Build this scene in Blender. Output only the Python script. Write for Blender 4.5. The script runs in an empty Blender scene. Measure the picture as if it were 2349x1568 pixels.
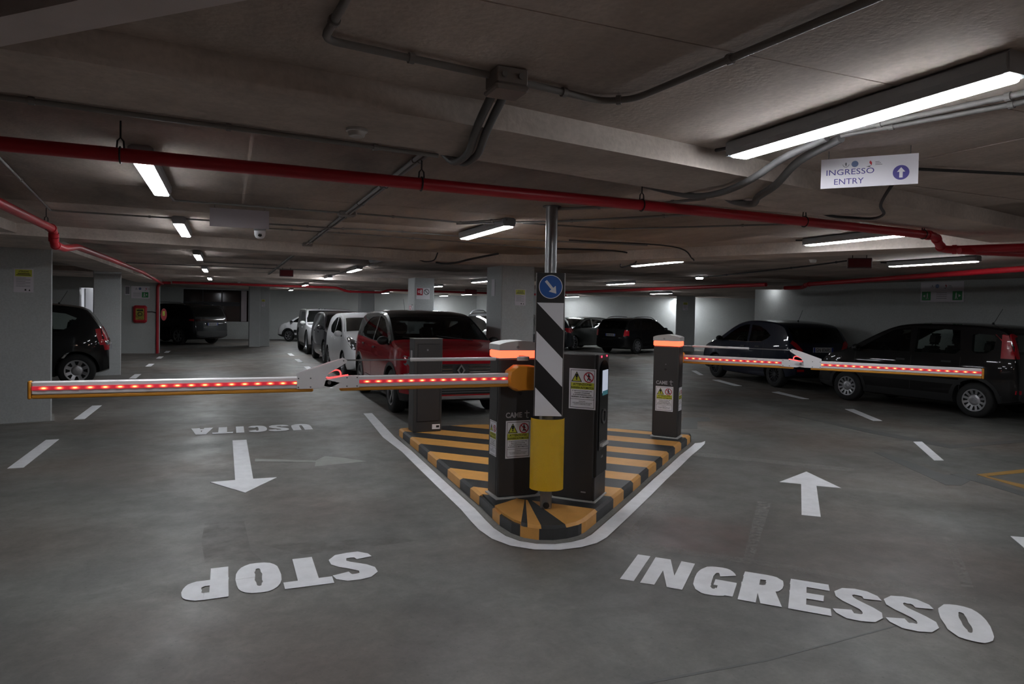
import bpy, bmesh, math, random
import numpy as np
from mathutils import Vector, Matrix
from mathutils.bvhtree import BVHTree
random.seed(7)
SC = bpy.context.scene
COL = SC.collection
PI = math.pi

# ------------------------------------------------------------------ camera
FPX, CX, CY, CAMH = 1566.0, 1174.5, 748.0, 1.6
YAW, PITCH, ROLL = math.radians(22.64), math.radians(1.25), math.radians(1.14)
_f = Vector((math.sin(YAW)*math.cos(PITCH), math.cos(YAW)*math.cos(PITCH), -math.sin(PITCH)))
_r0 = Vector((math.cos(YAW), -math.sin(YAW), 0)); _u0 = _r0.cross(_f)
_R = _r0*math.cos(ROLL) + _u0*math.sin(ROLL); _U = -_r0*math.sin(ROLL) + _u0*math.cos(ROLL)
cd = bpy.data.cameras.new('camera'); cam = bpy.data.objects.new('camera', cd); COL.objects.link(cam)
cd.sensor_fit = 'HORIZONTAL'; cd.sensor_width = 36; cd.lens = FPX/2349*36
cd.shift_y = -(784-CY)/2349; cd.clip_start = .05; cd.clip_end = 200
M = Matrix((_R, _U, -_f)).transposed().to_4x4(); M.translation = (0, 0, CAMH); cam.matrix_world = M
SC.camera = cam

# ------------------------------------------------------------------ light and exposure
w = bpy.data.worlds.new('world'); SC.world = w; w.use_nodes = True
w.node_tree.nodes['Background'].inputs[0].default_value = (.8, .9, 1, 1)
w.node_tree.nodes['Background'].inputs[1].default_value = 0.015
SC.view_settings.view_transform = 'Standard'; SC.view_settings.look = 'None'
SC.view_settings.gamma = 1; SC.view_settings.use_curve_mapping = False
SC.view_settings.exposure = 0.0
LAMP = 62.0          # strength of the ceiling lamps' diffusers
SC.cycles.max_bounces = 5; SC.cycles.diffuse_bounces = 3; SC.cycles.glossy_bounces = 3; SC.cycles.use_adaptive_sampling = True; SC.cycles.adaptive_threshold = .2; SC.cycles.adaptive_min_samples = 16
SC.cycles.transmission_bounces = 6; SC.cycles.transparent_max_bounces = 10
SC.cycles.caustics_reflective = False; SC.cycles.caustics_refractive = False
SC.cycles.sample_clamp_indirect = 4.0

# ------------------------------------------------------------------ helpers: geometry
def G(x, y, z=0.0):
    "the world point at height z on the sight line of photo pixel (x, y)"
    d = _f + _R*((x-CX)/FPX) - _U*((y-CY)/FPX)
    return Vector((0, 0, CAMH)) + d*((z-CAMH)/d.z)
class MB:
    def __init__(s): s.v = []; s.f = []; s.m = []; s.cur = 0; s.M = None
    def add(s, verts, faces, mi=None):
        o = len(s.v)
        for p in verts:
            p = Vector(p); s.v.append(tuple(s.M @ p) if s.M is not None else tuple(p))
        for f in faces:
            s.f.append([o+i for i in f]); s.m.append(s.cur if mi is None else mi)
        return s
    def box(s, a, b, mi=None):
        x0, y0, z0 = a; x1, y1, z1 = b
        return s.add([(x0,y0,z0),(x1,y0,z0),(x1,y1,z0),(x0,y1,z0),(x0,y0,z1),(x1,y0,z1),(x1,y1,z1),(x0,y1,z1)],
                     [(3,2,1,0),(4,5,6,7),(0,1,5,4),(1,2,6,5),(2,3,7,6),(3,0,4,7)], mi)
    def cbox(s, a, b, c, mi=None):
        "box with its twelve edges chamfered by c"
        x0, y0, z0 = a; x1, y1, z1 = b
        lv = [(z0, c), (z0+c, 0), (z1-c, 0), (z1, c)]; vs = []
        for z, k in lv:
            q = c if k == 0 else c*1.0
            e = 0 if k == 0 else k
            vs += [(x0+e+q,y0+e,z),(x1-e-q,y0+e,z),(x1-e,y0+e+q,z),(x1-e,y1-e-q,z),(x1-e-q,y1-e,z),(x0+e+q,y1-e,z),(x0+e,y1-e-q,z),(x0+e,y0+e+q,z)]
        fs = [tuple(range(7,-1,-1)), tuple(range(24,32))]
        for l in range(3):
            for i in range(8): fs.append((l*8+i, l*8+(i+1)%8, (l+1)*8+(i+1)%8, (l+1)*8+i))
        return s.add(vs, fs, mi)
    def prism(s, poly, z0, z1, mi=None):
        "poly: list of (x, y), counter-clockwise"
        a = sum(poly[i][0]*poly[(i+1)%len(poly)][1]-poly[(i+1)%len(poly)][0]*poly[i][1] for i in range(len(poly)))
        if a < 0: poly = poly[::-1]
        n = len(poly)
        return s.add([(p[0],p[1],z0) for p in poly]+[(p[0],p[1],z1) for p in poly],
                     [tuple(range(n-1,-1,-1)), tuple(range(n,2*n))]+[(i,(i+1)%n,n+(i+1)%n,n+i) for i in range(n)], mi)
    def ring(s, cx, cy, r0, r1, z0, z1, n=40, mi=None):
        vs = []
        for r, z in ((r0,z0),(r1,z0),(r1,z1),(r0,z1)):
            vs += [(cx+r*math.cos(2*PI*i/n), cy+r*math.sin(2*PI*i/n), z) for i in range(n)]
        return s.add(vs, [(a*n+i, a*n+(i+1)%n, ((a+1)%4)*n+(i+1)%n, ((a+1)%4)*n+i) for a in range(4) for i in range(n)], mi)
    def disc(s, cx, cy, r, z0, z1, n=40, mi=None, a0=0, a1=None):
        if a1 is None: p = [(cx+r*math.cos(2*PI*i/n), cy+r*math.sin(2*PI*i/n)) for i in range(n)]
        else: p = [(cx+r*math.cos(a0+(a1-a0)*i/n), cy+r*math.sin(a0+(a1-a0)*i/n)) for i in range(n+1)]
        return s.prism(p, z0, z1, mi)
    def lathe(s, prof, n=32, axis='z', mi=None, cap=True):
        "prof: list of (radius, height) from bottom to top"
        vs = []
        for r, h in prof:
            for i in range(n):
                c, d = r*math.cos(2*PI*i/n), r*math.sin(2*PI*i/n)
                vs.append((c, d, h) if axis == 'z' else ((c, h, -d) if axis == 'y' else (h, c, d)))
        k = len(prof); fs = [(l*n+i, l*n+(i+1)%n, (l+1)*n+(i+1)%n, (l+1)*n+i) for l in range(k-1) for i in range(n)]
        if cap: fs += [tuple(range(n-1,-1,-1)), tuple(range((k-1)*n, k*n))]
        return s.add(vs, fs, mi)
    def tube(s, pts, r, n=10, mi=None, corr=None):
        "swept round tube; corr=(pitch, depth) makes it corrugated"
        pts = [Vector(p) for p in pts]
        if corr:
            q = [pts[0]]
            for a, b in zip(pts, pts[1:]):
                k = max(1, int((b-a).length/(corr[0]/2)))
                q += [a.lerp(b, (i+1)/k) for i in range(k)]
            pts = q
        t0 = (pts[1]-pts[0]).normalized()
        nrm = t0.orthogonal().normalized(); vs = []
        for i, p in enumerate(pts):
            t = (pts[min(i+1,len(pts)-1)]-pts[max(i-1,0)]).normalized()
            nrm = (nrm - t*nrm.dot(t)).normalized(); b = t.cross(nrm)
            rr = r - (corr[1] if corr and i % 2 else 0)
            vs += [p + (nrm*math.cos(2*PI*j/n)+b*math.sin(2*PI*j/n))*rr for j in range(n)]
        k = len(pts)
        fs = [(l*n+i, l*n+(i+1)%n, (l+1)*n+(i+1)%n, (l+1)*n+i) for l in range(k-1) for i in range(n)]
        fs += [tuple(range(n-1,-1,-1)), tuple(range((k-1)*n, k*n))]
        return s.add(vs, fs, mi)
    def build(s, name, mats, parent=None, smooth=None):
        me = bpy.data.meshes.new(name); me.from_pydata(s.v, [], s.f)
        if not isinstance(mats, (list, tuple)): mats = [mats]
        for m in mats: me.materials.append(m)
        for p, i in zip(me.polygons, s.m): p.material_index = min(i, len(mats)-1)
        return finish(name, me, parent, smooth)
def finish(name, me, parent=None, smooth=None):
    me.validate(); me.update()
    if smooth:
        for p in me.polygons: p.use_smooth = True
        me.set_sharp_from_angle(angle=math.radians(smooth))
    o = bpy.data.objects.new(name, me); COL.objects.link(o)
    if parent is not None: o.parent = parent
    return o
def smooth_path(pts, k=6):
    "Catmull-Rom through the points"
    P = [Vector(p) for p in pts]; P = [P[0]*2-P[1]]+P+[P[-1]*2-P[-2]]; out = []
    for i in range(1, len(P)-2):
        for j in range(k):
            t = j/k; a, b, c, d = P[i-1:i+3]
            out.append(.5*((2*b)+(c-a)*t+(2*a-5*b+4*c-d)*t*t+(3*b-a-3*c+d)*t**3))
    return out+[P[-2]]
def empty(name, loc=(0,0,0), rz=0, parent=None):
    o = bpy.data.objects.new(name, None); COL.objects.link(o); o.location = loc; o.rotation_euler = (0,0,rz)
    o.empty_display_size = .1
    if parent is not None: o.parent = parent
    return o
def tag(o, label, cat, group=None):
    o['label'] = label; o['category'] = cat
    if group: o['group'] = group
    return o
def struct(o): o['kind'] = 'structure'; return o
def copy_tree(o, parent=None):
    c = o.copy(); COL.objects.link(c); c.parent = parent
    for ch in list(o.children): copy_tree(ch, c)
    return c
def text_data(txt, bold=0.0, spacing=1.0):
    "triangles of a line of lettering, its ink box scaled to 1 x 1 from the origin; returns verts2d, faces, aspect"
    key = (txt, bold, spacing)
    if key in _txt: return _txt[key]
    cu = bpy.data.curves.new('t', 'FONT'); cu.body = txt; cu.offset = bold; cu.space_character = spacing; cu.resolution_u = 3
    o = bpy.data.objects.new('t', cu); COL.objects.link(o)
    dg = bpy.context.evaluated_depsgraph_get(); dg.update()
    me = o.evaluated_get(dg).to_mesh()
    v = np.array([x.co[:2] for x in me.vertices]); f = [list(p.vertices) for p in me.polygons]
    o.evaluated_get(dg).to_mesh_clear(); bpy.data.objects.remove(o); bpy.data.curves.remove(cu)
    lo, hi = v.min(0), v.max(0); asp = (hi[0]-lo[0])/(hi[1]-lo[1])
    v = (v-lo)/(hi-lo); _txt[key] = (v, f, asp); return _txt[key]
_txt = {}
def add_text(mb, txt, x, y, wd, ht, z=0.0, bold=0.0, mi=None, center=True, spacing=1.0, jitter=0):
    v, f, asp = text_data(txt, bold, spacing)
    if wd is None: wd = ht*asp
    if center: x, y = x-wd/2, y-ht/2
    mb.add([(x+p[0]*wd, y+p[1]*ht, z) for p in v], f, mi)
    return mb
def frame_matrix(origin, right, up):
    r = Vector(right).normalized(); u = Vector(up).normalized(); n = r.cross(u)
    m = Matrix((r, u, n)).transposed().to_4x4(); m.translation = origin; return m

# ------------------------------------------------------------------ helpers: materials
def lin(c): return tuple(((v/255)/12.92 if v/255 <= .04045 else ((v/255+.055)/1.055)**2.4) for v in c)
def node(nt, t, **kw):
    n = nt.nodes.new(t)
    for k, v in kw.items(): setattr(n, k, v)
    return n
_m = {}
def mat(name, rgb, rough=.5, metal=0.0, spec=.5, emit=None, coat=0.0, noise=0.0, nscale=6.0, bump=0.0, bscale=60.0, alpha=None):
    if name in _m: return _m[name]
    m = bpy.data.materials.new(name); m.use_nodes = True; nt = m.node_tree; b = nt.nodes['Principled BSDF']
    c = lin(rgb)+(1,)
    b.inputs['Base Color'].default_value = c; b.inputs['Roughness'].default_value = rough
    b.inputs['Metallic'].default_value = metal; b.inputs['Specular IOR Level'].default_value = spec
    b.inputs['Coat Weight'].default_value = coat; b.inputs['Coat Roughness'].default_value = .04
    if emit: b.inputs['Emission Color'].default_value = lin(emit[0])+(1,); b.inputs['Emission Strength'].default_value = emit[1]
    if alpha is not None: b.inputs['Alpha'].default_value = alpha
    if noise or bump:
        tc = nt.nodes.new('ShaderNodeTexCoord'); n = nt.nodes.new('ShaderNodeTexNoise')
        n.inputs['Scale'].default_value = nscale; n.inputs['Detail'].default_value = 5; n.inputs['Roughness'].default_value = .6
        nt.links.new(tc.outputs['Object'], n.inputs['Vector'])
        if noise:
            mp = nt.nodes.new('ShaderNodeMapRange'); mp.inputs[1].default_value = .3; mp.inputs[2].default_value = .7
            mp.inputs[3].default_value = 1-noise; mp.inputs[4].default_value = 1+noise
            hs = nt.nodes.new('ShaderNodeMix'); hs.data_type = 'RGBA'; hs.blend_type = 'MULTIPLY'; hs.inputs[0].default_value = 1
            hs.inputs[6].default_value = c
            nt.links.new(n.outputs[0], mp.inputs[0]); nt.links.new(mp.outputs[0], hs.inputs[7]); nt.links.new(hs.outputs[2], b.inputs['Base Color'])
        if bump:
            n2 = nt.nodes.new('ShaderNodeTexNoise'); n2.inputs['Scale'].default_value = bscale; n2.inputs['Detail'].default_value = 4
            nt.links.new(tc.outputs['Object'], n2.inputs['Vector'])
            bp = nt.nodes.new('ShaderNodeBump'); bp.inputs['Strength'].default_value = bump; bp.inputs['Distance'].default_value = .01
            nt.links.new(n2.outputs[0], bp.inputs['Height']); nt.links.new(bp.outputs[0], b.inputs['Normal'])
    _m[name] = m; return m

def floor_material():
    m = bpy.data.materials.new('polished_concrete_floor'); m.use_nodes = True; nt = m.node_tree; L = nt.links.new
    b = nt.nodes['Principled BSDF']; tc = node(nt, 'ShaderNodeTexCoord')
    def noise(scale, detail=5, rough=.6, sx=1, sy=1, rz=0, dist=0):
        mp = node(nt, 'ShaderNodeMapping'); mp.inputs['Scale'].default_value = (sx, sy, 1); mp.inputs['Rotation'].default_value = (0, 0, rz)
        L(tc.outputs['Object'], mp.inputs[0]); n = node(nt, 'ShaderNodeTexNoise'); L(mp.outputs[0], n.inputs['Vector'])
        n.inputs['Scale'].default_value = scale; n.inputs['Detail'].default_value = detail; n.inputs['Roughness'].default_value = rough
        n.inputs['Distortion'].default_value = dist; return n.outputs[0]
    def ramp(src, a, bb, lo, hi):
        r = node(nt, 'ShaderNodeMapRange'); L(src, r.inputs[0])
        for i, v in enumerate((a, bb, lo, hi)): r.inputs[i+1].default_value = v
        return r.outputs[0]
    def mul(a, c):
        x = node(nt, 'ShaderNodeMath', operation='MULTIPLY'); L(a, x.inputs[0])
        if isinstance(c, float): x.inputs[1].default_value = c
        else: L(c, x.inputs[1])
        return x.outputs[0]
    big = ramp(noise(.35, 2, .55, dist=.6), .3, .72, .72, 1.14)
    mid = ramp(noise(1.6, 4, .7, 1, 1.0, .3, .8), .32, .7, .80, 1.12)
    fine = ramp(noise(38, 2, .7), .3, .7, .93, 1.06)
    streak = ramp(noise(3.0, 2, .6, .8, 1.3, -.25), .35, .7, .94, 1.05)
    mott = ramp(noise(7, 5, .75, dist=.4), .32, .70, .84, 1.12)
    specks = ramp(noise(55, 1, .5), .70, .76, 1, .72)
    v = mul(mul(mul(big, mid), mul(fine, streak)), mul(mott, specks))
    base = node(nt, 'ShaderNodeMix', data_type='RGBA', blend_type='MULTIPLY'); base.inputs[0].default_value = 1
    warm = node(nt, 'ShaderNodeMix', data_type='RGBA'); L(ramp(noise(.5, 1, .5), .4, .65, 0, 1), warm.inputs[0])
    warm.inputs[6].default_value = lin(FLOOR_A)+(1,); warm.inputs[7].default_value = lin(FLOOR_B)+(1,)
    L(warm.outputs[2], base.inputs[6]); L(v, base.inputs[7])
    # old reddish paint left in a square of the entry lane
    mp = node(nt, 'ShaderNodeMapping'); mp.vector_type = 'TEXTURE'; mp.inputs['Location'].default_value = (3.2, 4.0, 0); mp.inputs['Rotation'].default_value = (0, 0, -PI/4)
    L(tc.outputs['Object'], mp.inputs[0]); sp = node(nt, 'ShaderNodeSeparateXYZ'); L(mp.outputs[0], sp.inputs[0])
    def band(o, half):
        a = node(nt, 'ShaderNodeMath', operation='ABSOLUTE'); L(o, a.inputs[0]); return ramp(a.outputs[0], half-.1, half+.06, 1, 0)
    msk = mul(mul(band(sp.outputs[0], .34), band(sp.outputs[1], .42)), ramp(noise(2.5, 2, .7), .3, .6, .3, 1))
    red = node(nt, 'ShaderNodeMix', data_type='RGBA'); L(mul(msk, .45), red.inputs[0]); L(base.outputs[2], red.inputs[6]); red.inputs[7].default_value = lin((118, 92, 88))+(1,)
    L(red.outputs[2], b.inputs['Base Color'])
    L(ramp(noise(2.2, 3, .65), .3, .7, .40, .60), b.inputs['Roughness'])
    b.inputs['Specular IOR Level'].default_value = .42
    return m
FLOOR_A, FLOOR_B = (118, 117, 114), (117, 108, 102)
def concrete(name, rgb, var=.22, stretch=(1, 1, 1), bump=.35, rough=.85):
    m = bpy.data.materials.new(name); m.use_nodes = True; nt = m.node_tree; L = nt.links.new; b = nt.nodes['Principled BSDF']
    tc = node(nt, 'ShaderNodeTexCoord'); geo = node(nt, 'ShaderNodeNewGeometry')
    mp = node(nt, 'ShaderNodeMapping'); mp.inputs['Scale'].default_value = stretch; L(geo.outputs['Position'], mp.inputs[0])
    n1 = node(nt, 'ShaderNodeTexNoise'); n1.inputs['Scale'].default_value = 1.3; n1.inputs['Detail'].default_value = 5; n1.inputs['Roughness'].default_value = .65; L(mp.outputs[0], n1.inputs['Vector'])
    n2 = node(nt, 'ShaderNodeTexNoise'); n2.inputs['Scale'].default_value = 45; n2.inputs['Detail'].default_value = 2; L(geo.outputs['Position'], n2.inputs['Vector'])
    r1 = node(nt, 'ShaderNodeMapRange'); L(n1.outputs[0], r1.inputs[0])
    for i, v in enumerate((.3, .72, 1-var, 1+var*.8)): r1.inputs[i+1].default_value = v
    r2 = node(nt, 'ShaderNodeMapRange'); L(n2.outputs[0], r2.inputs[0])
    for i, v in enumerate((.3, .7, .93, 1.06)): r2.inputs[i+1].default_value = v
    mu = node(nt, 'ShaderNodeMath', operation='MULTIPLY'); L(r1.outputs[0], mu.inputs[0]); L(r2.outputs[0], mu.inputs[1])
    mx = node(nt, 'ShaderNodeMix', data_type='RGBA', blend_type='MULTIPLY'); mx.inputs[0].default_value = 1; mx.inputs[6].default_value = lin(rgb)+(1,)
    L(mu.outputs[0], mx.inputs[7]); L(mx.outputs[2], b.inputs['Base Color'])
    b.inputs['Roughness'].default_value = rough; b.inputs['Specular IOR Level'].default_value = .25
    if bump > .2:
        bp = node(nt, 'ShaderNodeBump'); bp.inputs['Strength'].default_value = bump; bp.inputs['Distance'].default_value = .006
        L(n2.outputs[0], bp.inputs['Height']); L(bp.outputs[0], b.inputs['Normal'])
    return m
M_FLOOR = floor_material()
M_CEIL = concrete('cast_concrete_ceiling', (203, 189, 180), .42, (1, .35, 1))
M_BEAM = concrete('rough_concrete_beam', (210, 197, 188), .32)
M_WALL = concrete('grey_painted_wall', (186, 189, 188), .07, bump=.12, rough=.7)
M_PILLAR = concrete('grey_painted_pillar', (196, 199, 200), .07, bump=.12, rough=.7)
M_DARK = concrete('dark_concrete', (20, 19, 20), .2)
M_WHITEP = mat('white_road_paint', (236, 236, 240), .55, noise=.07, nscale=9, bump=.1)
M_FADED = mat('faded_road_paint', (150, 150, 146), .6, noise=.12, nscale=7)
M_PATCH = mat('dark_covered_marking', (92, 92, 92), .5, noise=.08)
M_YPAINT = mat('ochre_kerb_paint', (216, 158, 84), .5, noise=.08, nscale=7, bump=.15)
M_KPAINT = mat('black_kerb_paint', (52, 53, 54), .5, noise=.15, nscale=7, bump=.15)
M_CAB = mat('charcoal_powder_coat', (62, 60, 60), .45, spec=.4, bump=.03, bscale=400)
M_CABD = mat('charcoal_dark_seam', (28, 27, 28), .5)
M_LID = mat('light_grey_lid', (206, 204, 202), .4)
M_REDL = mat('red_light_band', (255, 120, 90), .4, emit=((255, 92, 62), 2.6))
M_LEDS = mat('led_strip_red', (200, 60, 74), .4, emit=((255, 52, 72), .30))
def led_material():
    m = bpy.data.materials.new('led_glow'); m.use_nodes = True; nt = m.node_tree; L = nt.links.new; b = nt.nodes['Principled BSDF']
    tc = node(nt, 'ShaderNodeTexCoord'); mp = node(nt, 'ShaderNodeMapping'); mp.inputs['Scale'].default_value = (1/.034, 1, 1/.0135)
    L(tc.outputs['Object'], mp.inputs[0]); g = node(nt, 'ShaderNodeTexGradient'); g.gradient_type = 'QUADRATIC_SPHERE'; L(mp.outputs[0], g.inputs[0])
    r = node(nt, 'ShaderNodeValToRGB'); e = r.color_ramp.elements; e[0].position = 0; e[0].color = lin((255, 52, 72))+(1,); e[1].position = .75; e[1].color = lin((255, 214, 120))+(1,)
    k = e.new(.30); k.color = lin((255, 110, 62))+(1,); L(g.outputs[0], r.inputs[0]); L(r.outputs[0], b.inputs['Emission Color'])
    s = node(nt, 'ShaderNodeMapRange'); L(g.outputs[0], s.inputs[0])
    for i, v in enumerate((0, .8, .30, 3.4)): s.inputs[i+1].default_value = v
    L(s.outputs[0], b.inputs['Emission Strength']); b.inputs['Base Color'].default_value = lin((200, 60, 74))+(1,); return m
M_LED = led_material()
M_TUBE = mat('red_light_rope', (255, 90, 90), .4, emit=((255, 70, 70), 2.2))
M_ORANGE = mat('orange_plastic', (236, 150, 40), .4)
M_ALU = mat('white_lacquered_aluminium', (230, 226, 228), .35)
M_RUBY = mat('orange_rubber_edge', (206, 140, 44), .5)
M_STEEL = mat('galvanised_steel', (150, 150, 152), .35, .9, noise=.1, nscale=20)
M_STEELD = mat('dull_steel', (120, 120, 122), .45, .8)
M_BLACK = mat('black_gloss_print', (22, 22, 26), .4)
M_WHITE = mat('white_sheet', (240, 238, 244), .45)
M_BLUE = mat('blue_sign_sheet', (24, 92, 178), .4)
M_YREF = mat('yellow_reflective_sheet', (232, 184, 20), .3, spec=.6, bump=.5, bscale=260)
M_YEL = mat('warning_yellow', (204, 204, 70), .45)
M_RED = mat('prohibition_red', (190, 40, 60), .45)
M_PIPE = mat('red_pipe_paint', (176, 26, 40), .4, spec=.5, noise=.06)
M_COND = mat('grey_plastic_conduit', (128, 124, 122), .5)
M_FLEX = mat('grey_corrugated_hose', (104, 102, 102), .5)
M_CABLE = mat('dark_cable', (50, 50, 52), .6)
M_JB = mat('grey_junction_box', (132, 124, 120), .5)
M_HOUS = mat('lamp_housing', (150, 152, 155), .5)
M_LAMP = mat('lamp_diffuser', (255, 255, 255), .5, emit=((246, 251, 255), LAMP))
M_LAMPW = mat('warm_lamp_diffuser', (255, 255, 255), .5, emit=((255, 222, 204), LAMP*1.0))
M_LAMPB = mat('far_lamp_diffuser', (255, 255, 255), .5, emit=((246, 251, 255), LAMP*2.2))
M_LAMPS = mat('small_lamp_diffuser', (255, 255, 255), .5, emit=((246, 251, 255), LAMP*.6))
M_SIGNW = mat('pale_sign_sheet', (224, 218, 226), .5)
M_SIGNG = mat('grey_sign_back', (150, 138, 142), .5)
M_INDIGO = mat('indigo_print', (70, 58, 140), .5)
M_GREEN = mat('exit_green', (60, 140, 84), .5)
M_INKG = mat('grey_print', (120, 118, 124), .6)

for m_ in (M_LED, M_LEDS, M_TUBE): m_.cycles.emission_sampling = 'NONE'

def scar_material():
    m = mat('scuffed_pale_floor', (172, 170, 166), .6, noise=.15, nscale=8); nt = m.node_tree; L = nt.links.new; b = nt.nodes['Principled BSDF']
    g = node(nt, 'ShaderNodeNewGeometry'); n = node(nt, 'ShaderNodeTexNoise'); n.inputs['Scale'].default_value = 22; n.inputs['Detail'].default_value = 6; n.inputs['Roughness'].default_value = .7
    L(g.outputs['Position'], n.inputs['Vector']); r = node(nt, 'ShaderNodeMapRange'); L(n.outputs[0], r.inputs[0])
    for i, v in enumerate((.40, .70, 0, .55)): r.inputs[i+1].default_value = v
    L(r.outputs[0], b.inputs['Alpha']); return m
M_SCAR = scar_material()
def stain_material():
    m = mat('brown_floor_stain', (96, 86, 78), .6, noise=.15, nscale=8); nt = m.node_tree; L = nt.links.new; b = nt.nodes['Principled BSDF']
    g = node(nt, 'ShaderNodeNewGeometry'); n = node(nt, 'ShaderNodeTexNoise'); n.inputs['Scale'].default_value = 6; n.inputs['Detail'].default_value = 6; n.inputs['Roughness'].default_value = .7
    L(g.outputs['Position'], n.inputs['Vector']); r = node(nt, 'ShaderNodeMapRange'); L(n.outputs[0], r.inputs[0])
    for i, v in enumerate((.40, .80, 0, .40)): r.inputs[i+1].default_value = v
    L(r.outputs[0], b.inputs['Alpha']); return m
M_STAIN = stain_material()
# ------------------------------------------------------------------ setting: floor, ceiling, beams, walls, pillars
CEIL = 2.40
def atY(x, y, Y):
    "the world point at depth Y on the sight line of photo pixel (x, y)"
    d = _f + _R*((x-CX)/FPX) - _U*((y-CY)/FPX); return Vector((0, 0, CAMH)) + d*(Y/d.y)
struct(MB().box((-14, -6, -.3), (30, 48, 0)).build('floor', M_FLOOR))
ceiling = struct(MB().box((-14, -6, CEIL+.012), (30, 48, CEIL+.3)).build('ceiling', M_CEIL))
_pan = {}
for i in range(-2, 5):
    for j in range(-2, 12):
        x0, y0 = .10+i*2.4, 1.68+j*1.2
        if 'p' not in _pan:
            o = MB().box((.004, .005, 0), (2.396, 1.195, .02)).build('slab_panel', M_CEIL, ceiling); _pan['p'] = o
        else:
            o = _pan['p'].copy(); COL.objects.link(o)
        o.location = (x0, y0, CEIL + random.choice((0, 0, .002, .003)))
        if j <= 0:
            if i % 2: bpy.data.objects.remove(o); continue
            o.location.x -= 1.7; o.scale.x = 2.0
def beam(name, front, depth, z0, mats=M_BEAM, side=1):
    F = [Vector(p) for p in front]; B = []
    for i, p in enumerate(F):
        t = (F[min(i+1, len(F)-1)]-F[max(i-1, 0)]).normalized(); B.append(p + Vector((-t.y, t.x))*depth*side)
    mb = MB()
    for i in range(len(F)-1): mb.prism([tuple(F[i]), tuple(F[i+1]), tuple(B[i+1]), tuple(B[i])], z0, CEIL+.05)
    bm = bmesh.new(); 
    o = mb.build(name, mats); bm.from_mesh(o.data)
    bmesh.ops.remove_doubles(bm, verts=bm.verts, dist=1e-4)
    seen = {}
    for f in list(bm.faces):
        k = tuple(sorted(v.index for v in f.verts)); seen.setdefault(k, []).append(f)
    bmesh.ops.delete(bm, geom=[f for v in seen.values() if len(v) > 1 for f in v], context='FACES_ONLY')
    bm.to_mesh(o.data); bm.free(); return struct(o)
beam('trim_1', [(-7, 1.6), (-3, 2.06), (1, 2.48), (4, 3.03), (7.2, 3.66), (12, 4.6)], .52, 2.30)
beam('trim_2', [(-9, 7.7), (-2.7, 8.3), (2.6, 9.2), (3.9, 8.85), (4.3, 8.2), (5.6, 5.5), (6.45, 3.66)], .55, 2.28)
beam('trim_3', [(-2.0, 3.0), (-2.0, 25.2)], .7, 2.30)
beam('trim_4', [(-9, 17.6), (5.2, 17.9), (13.2, 13.4)], .5, 2.31)
beam('trim_5', [(-2, 26.0), (12, 26.6)], .5, 2.31)
# steel lintel and dark soffit at the mouth of the ramp
mb = MB(); a, b = Vector((-1.5, 2.94)), Vector((.95, .56)); n = Vector((-.70, -.72))*.11
mb.prism([tuple(a), tuple(b), tuple(b+n), tuple(a+n)], 2.2, 2.256); struct(mb.build('trim_6', mat('pale_lintel', (236, 226, 226), .6, noise=.05)))
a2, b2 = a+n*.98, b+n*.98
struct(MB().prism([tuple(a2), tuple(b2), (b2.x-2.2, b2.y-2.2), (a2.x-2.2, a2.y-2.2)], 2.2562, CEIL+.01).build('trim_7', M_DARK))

def wall(name, a, b, th=.25, z0=0, z1=CEIL+.1, m=M_WALL, holes=()):
    "vertical wall from a to b (thickness to the left of a->b); holes: (s0, s1, z0, z1) along its length"
    a, b = Vector(a), Vector(b); L = (b-a).length; t = (b-a)/L; n = Vector((-t.y, t.x))*th; mb = MB()
    def piece(s0, s1, q0, q1):
        if s1-s0 > 1e-4 and q1-q0 > 1e-4:
            p, q = a+t*s0, a+t*s1; mb.prism([tuple(p), tuple(q), tuple(q+n), tuple(p+n)], q0, q1)
    s = 0
    for (s0, s1, h0, h1) in sorted(holes):
        piece(s, s0, z0, z1); piece(s0, s1, z0, h0); piece(s0, s1, h1, z1); s = s1
    piece(s, L, z0, z1); return struct(mb.build(name, m))
wall('wall_left', (-11, -5), (-11, 26))
wall('wall_near', (20, -5), (-11, -5))
DG0, DG1 = atY(182, 700, 25).x, atY(212, 700, 25).x
wall('wall_back_left', (-11, 25), (-2.06, 25), .35, holes=[(DG0+11, DG0+11+.95, 0, 2.08)])
WY = 35.5
wx = lambda px: atY(px, 700, WY).x
wall('wall_back_window', (-9, WY), (wx(600), WY), .35, holes=[(wx(420)+9, wx(570)+9, atY(480, 737, WY).z, atY(480, 664, WY).z)])
wall('wall_back', (wx(600), WY+.1), (17, WY+.1), .3)
wall('wall_back_left_2', (-9, 25), (-9, WY), .3)
wall('wall_right', (13.5, 14.6), (13.5, -5), .3)
wall('wall_right_return', (17.5, 14.9), (13.5, 14.9), .3)
WC0, WC1 = Vector((13.0, 31.2)), Vector((27, 21.3))
wall('wall_far_right', WC1, WC0, -.3)
wall('wall_far_right_2', (13.0, 31.2), (13.0, 37), .3)
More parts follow.
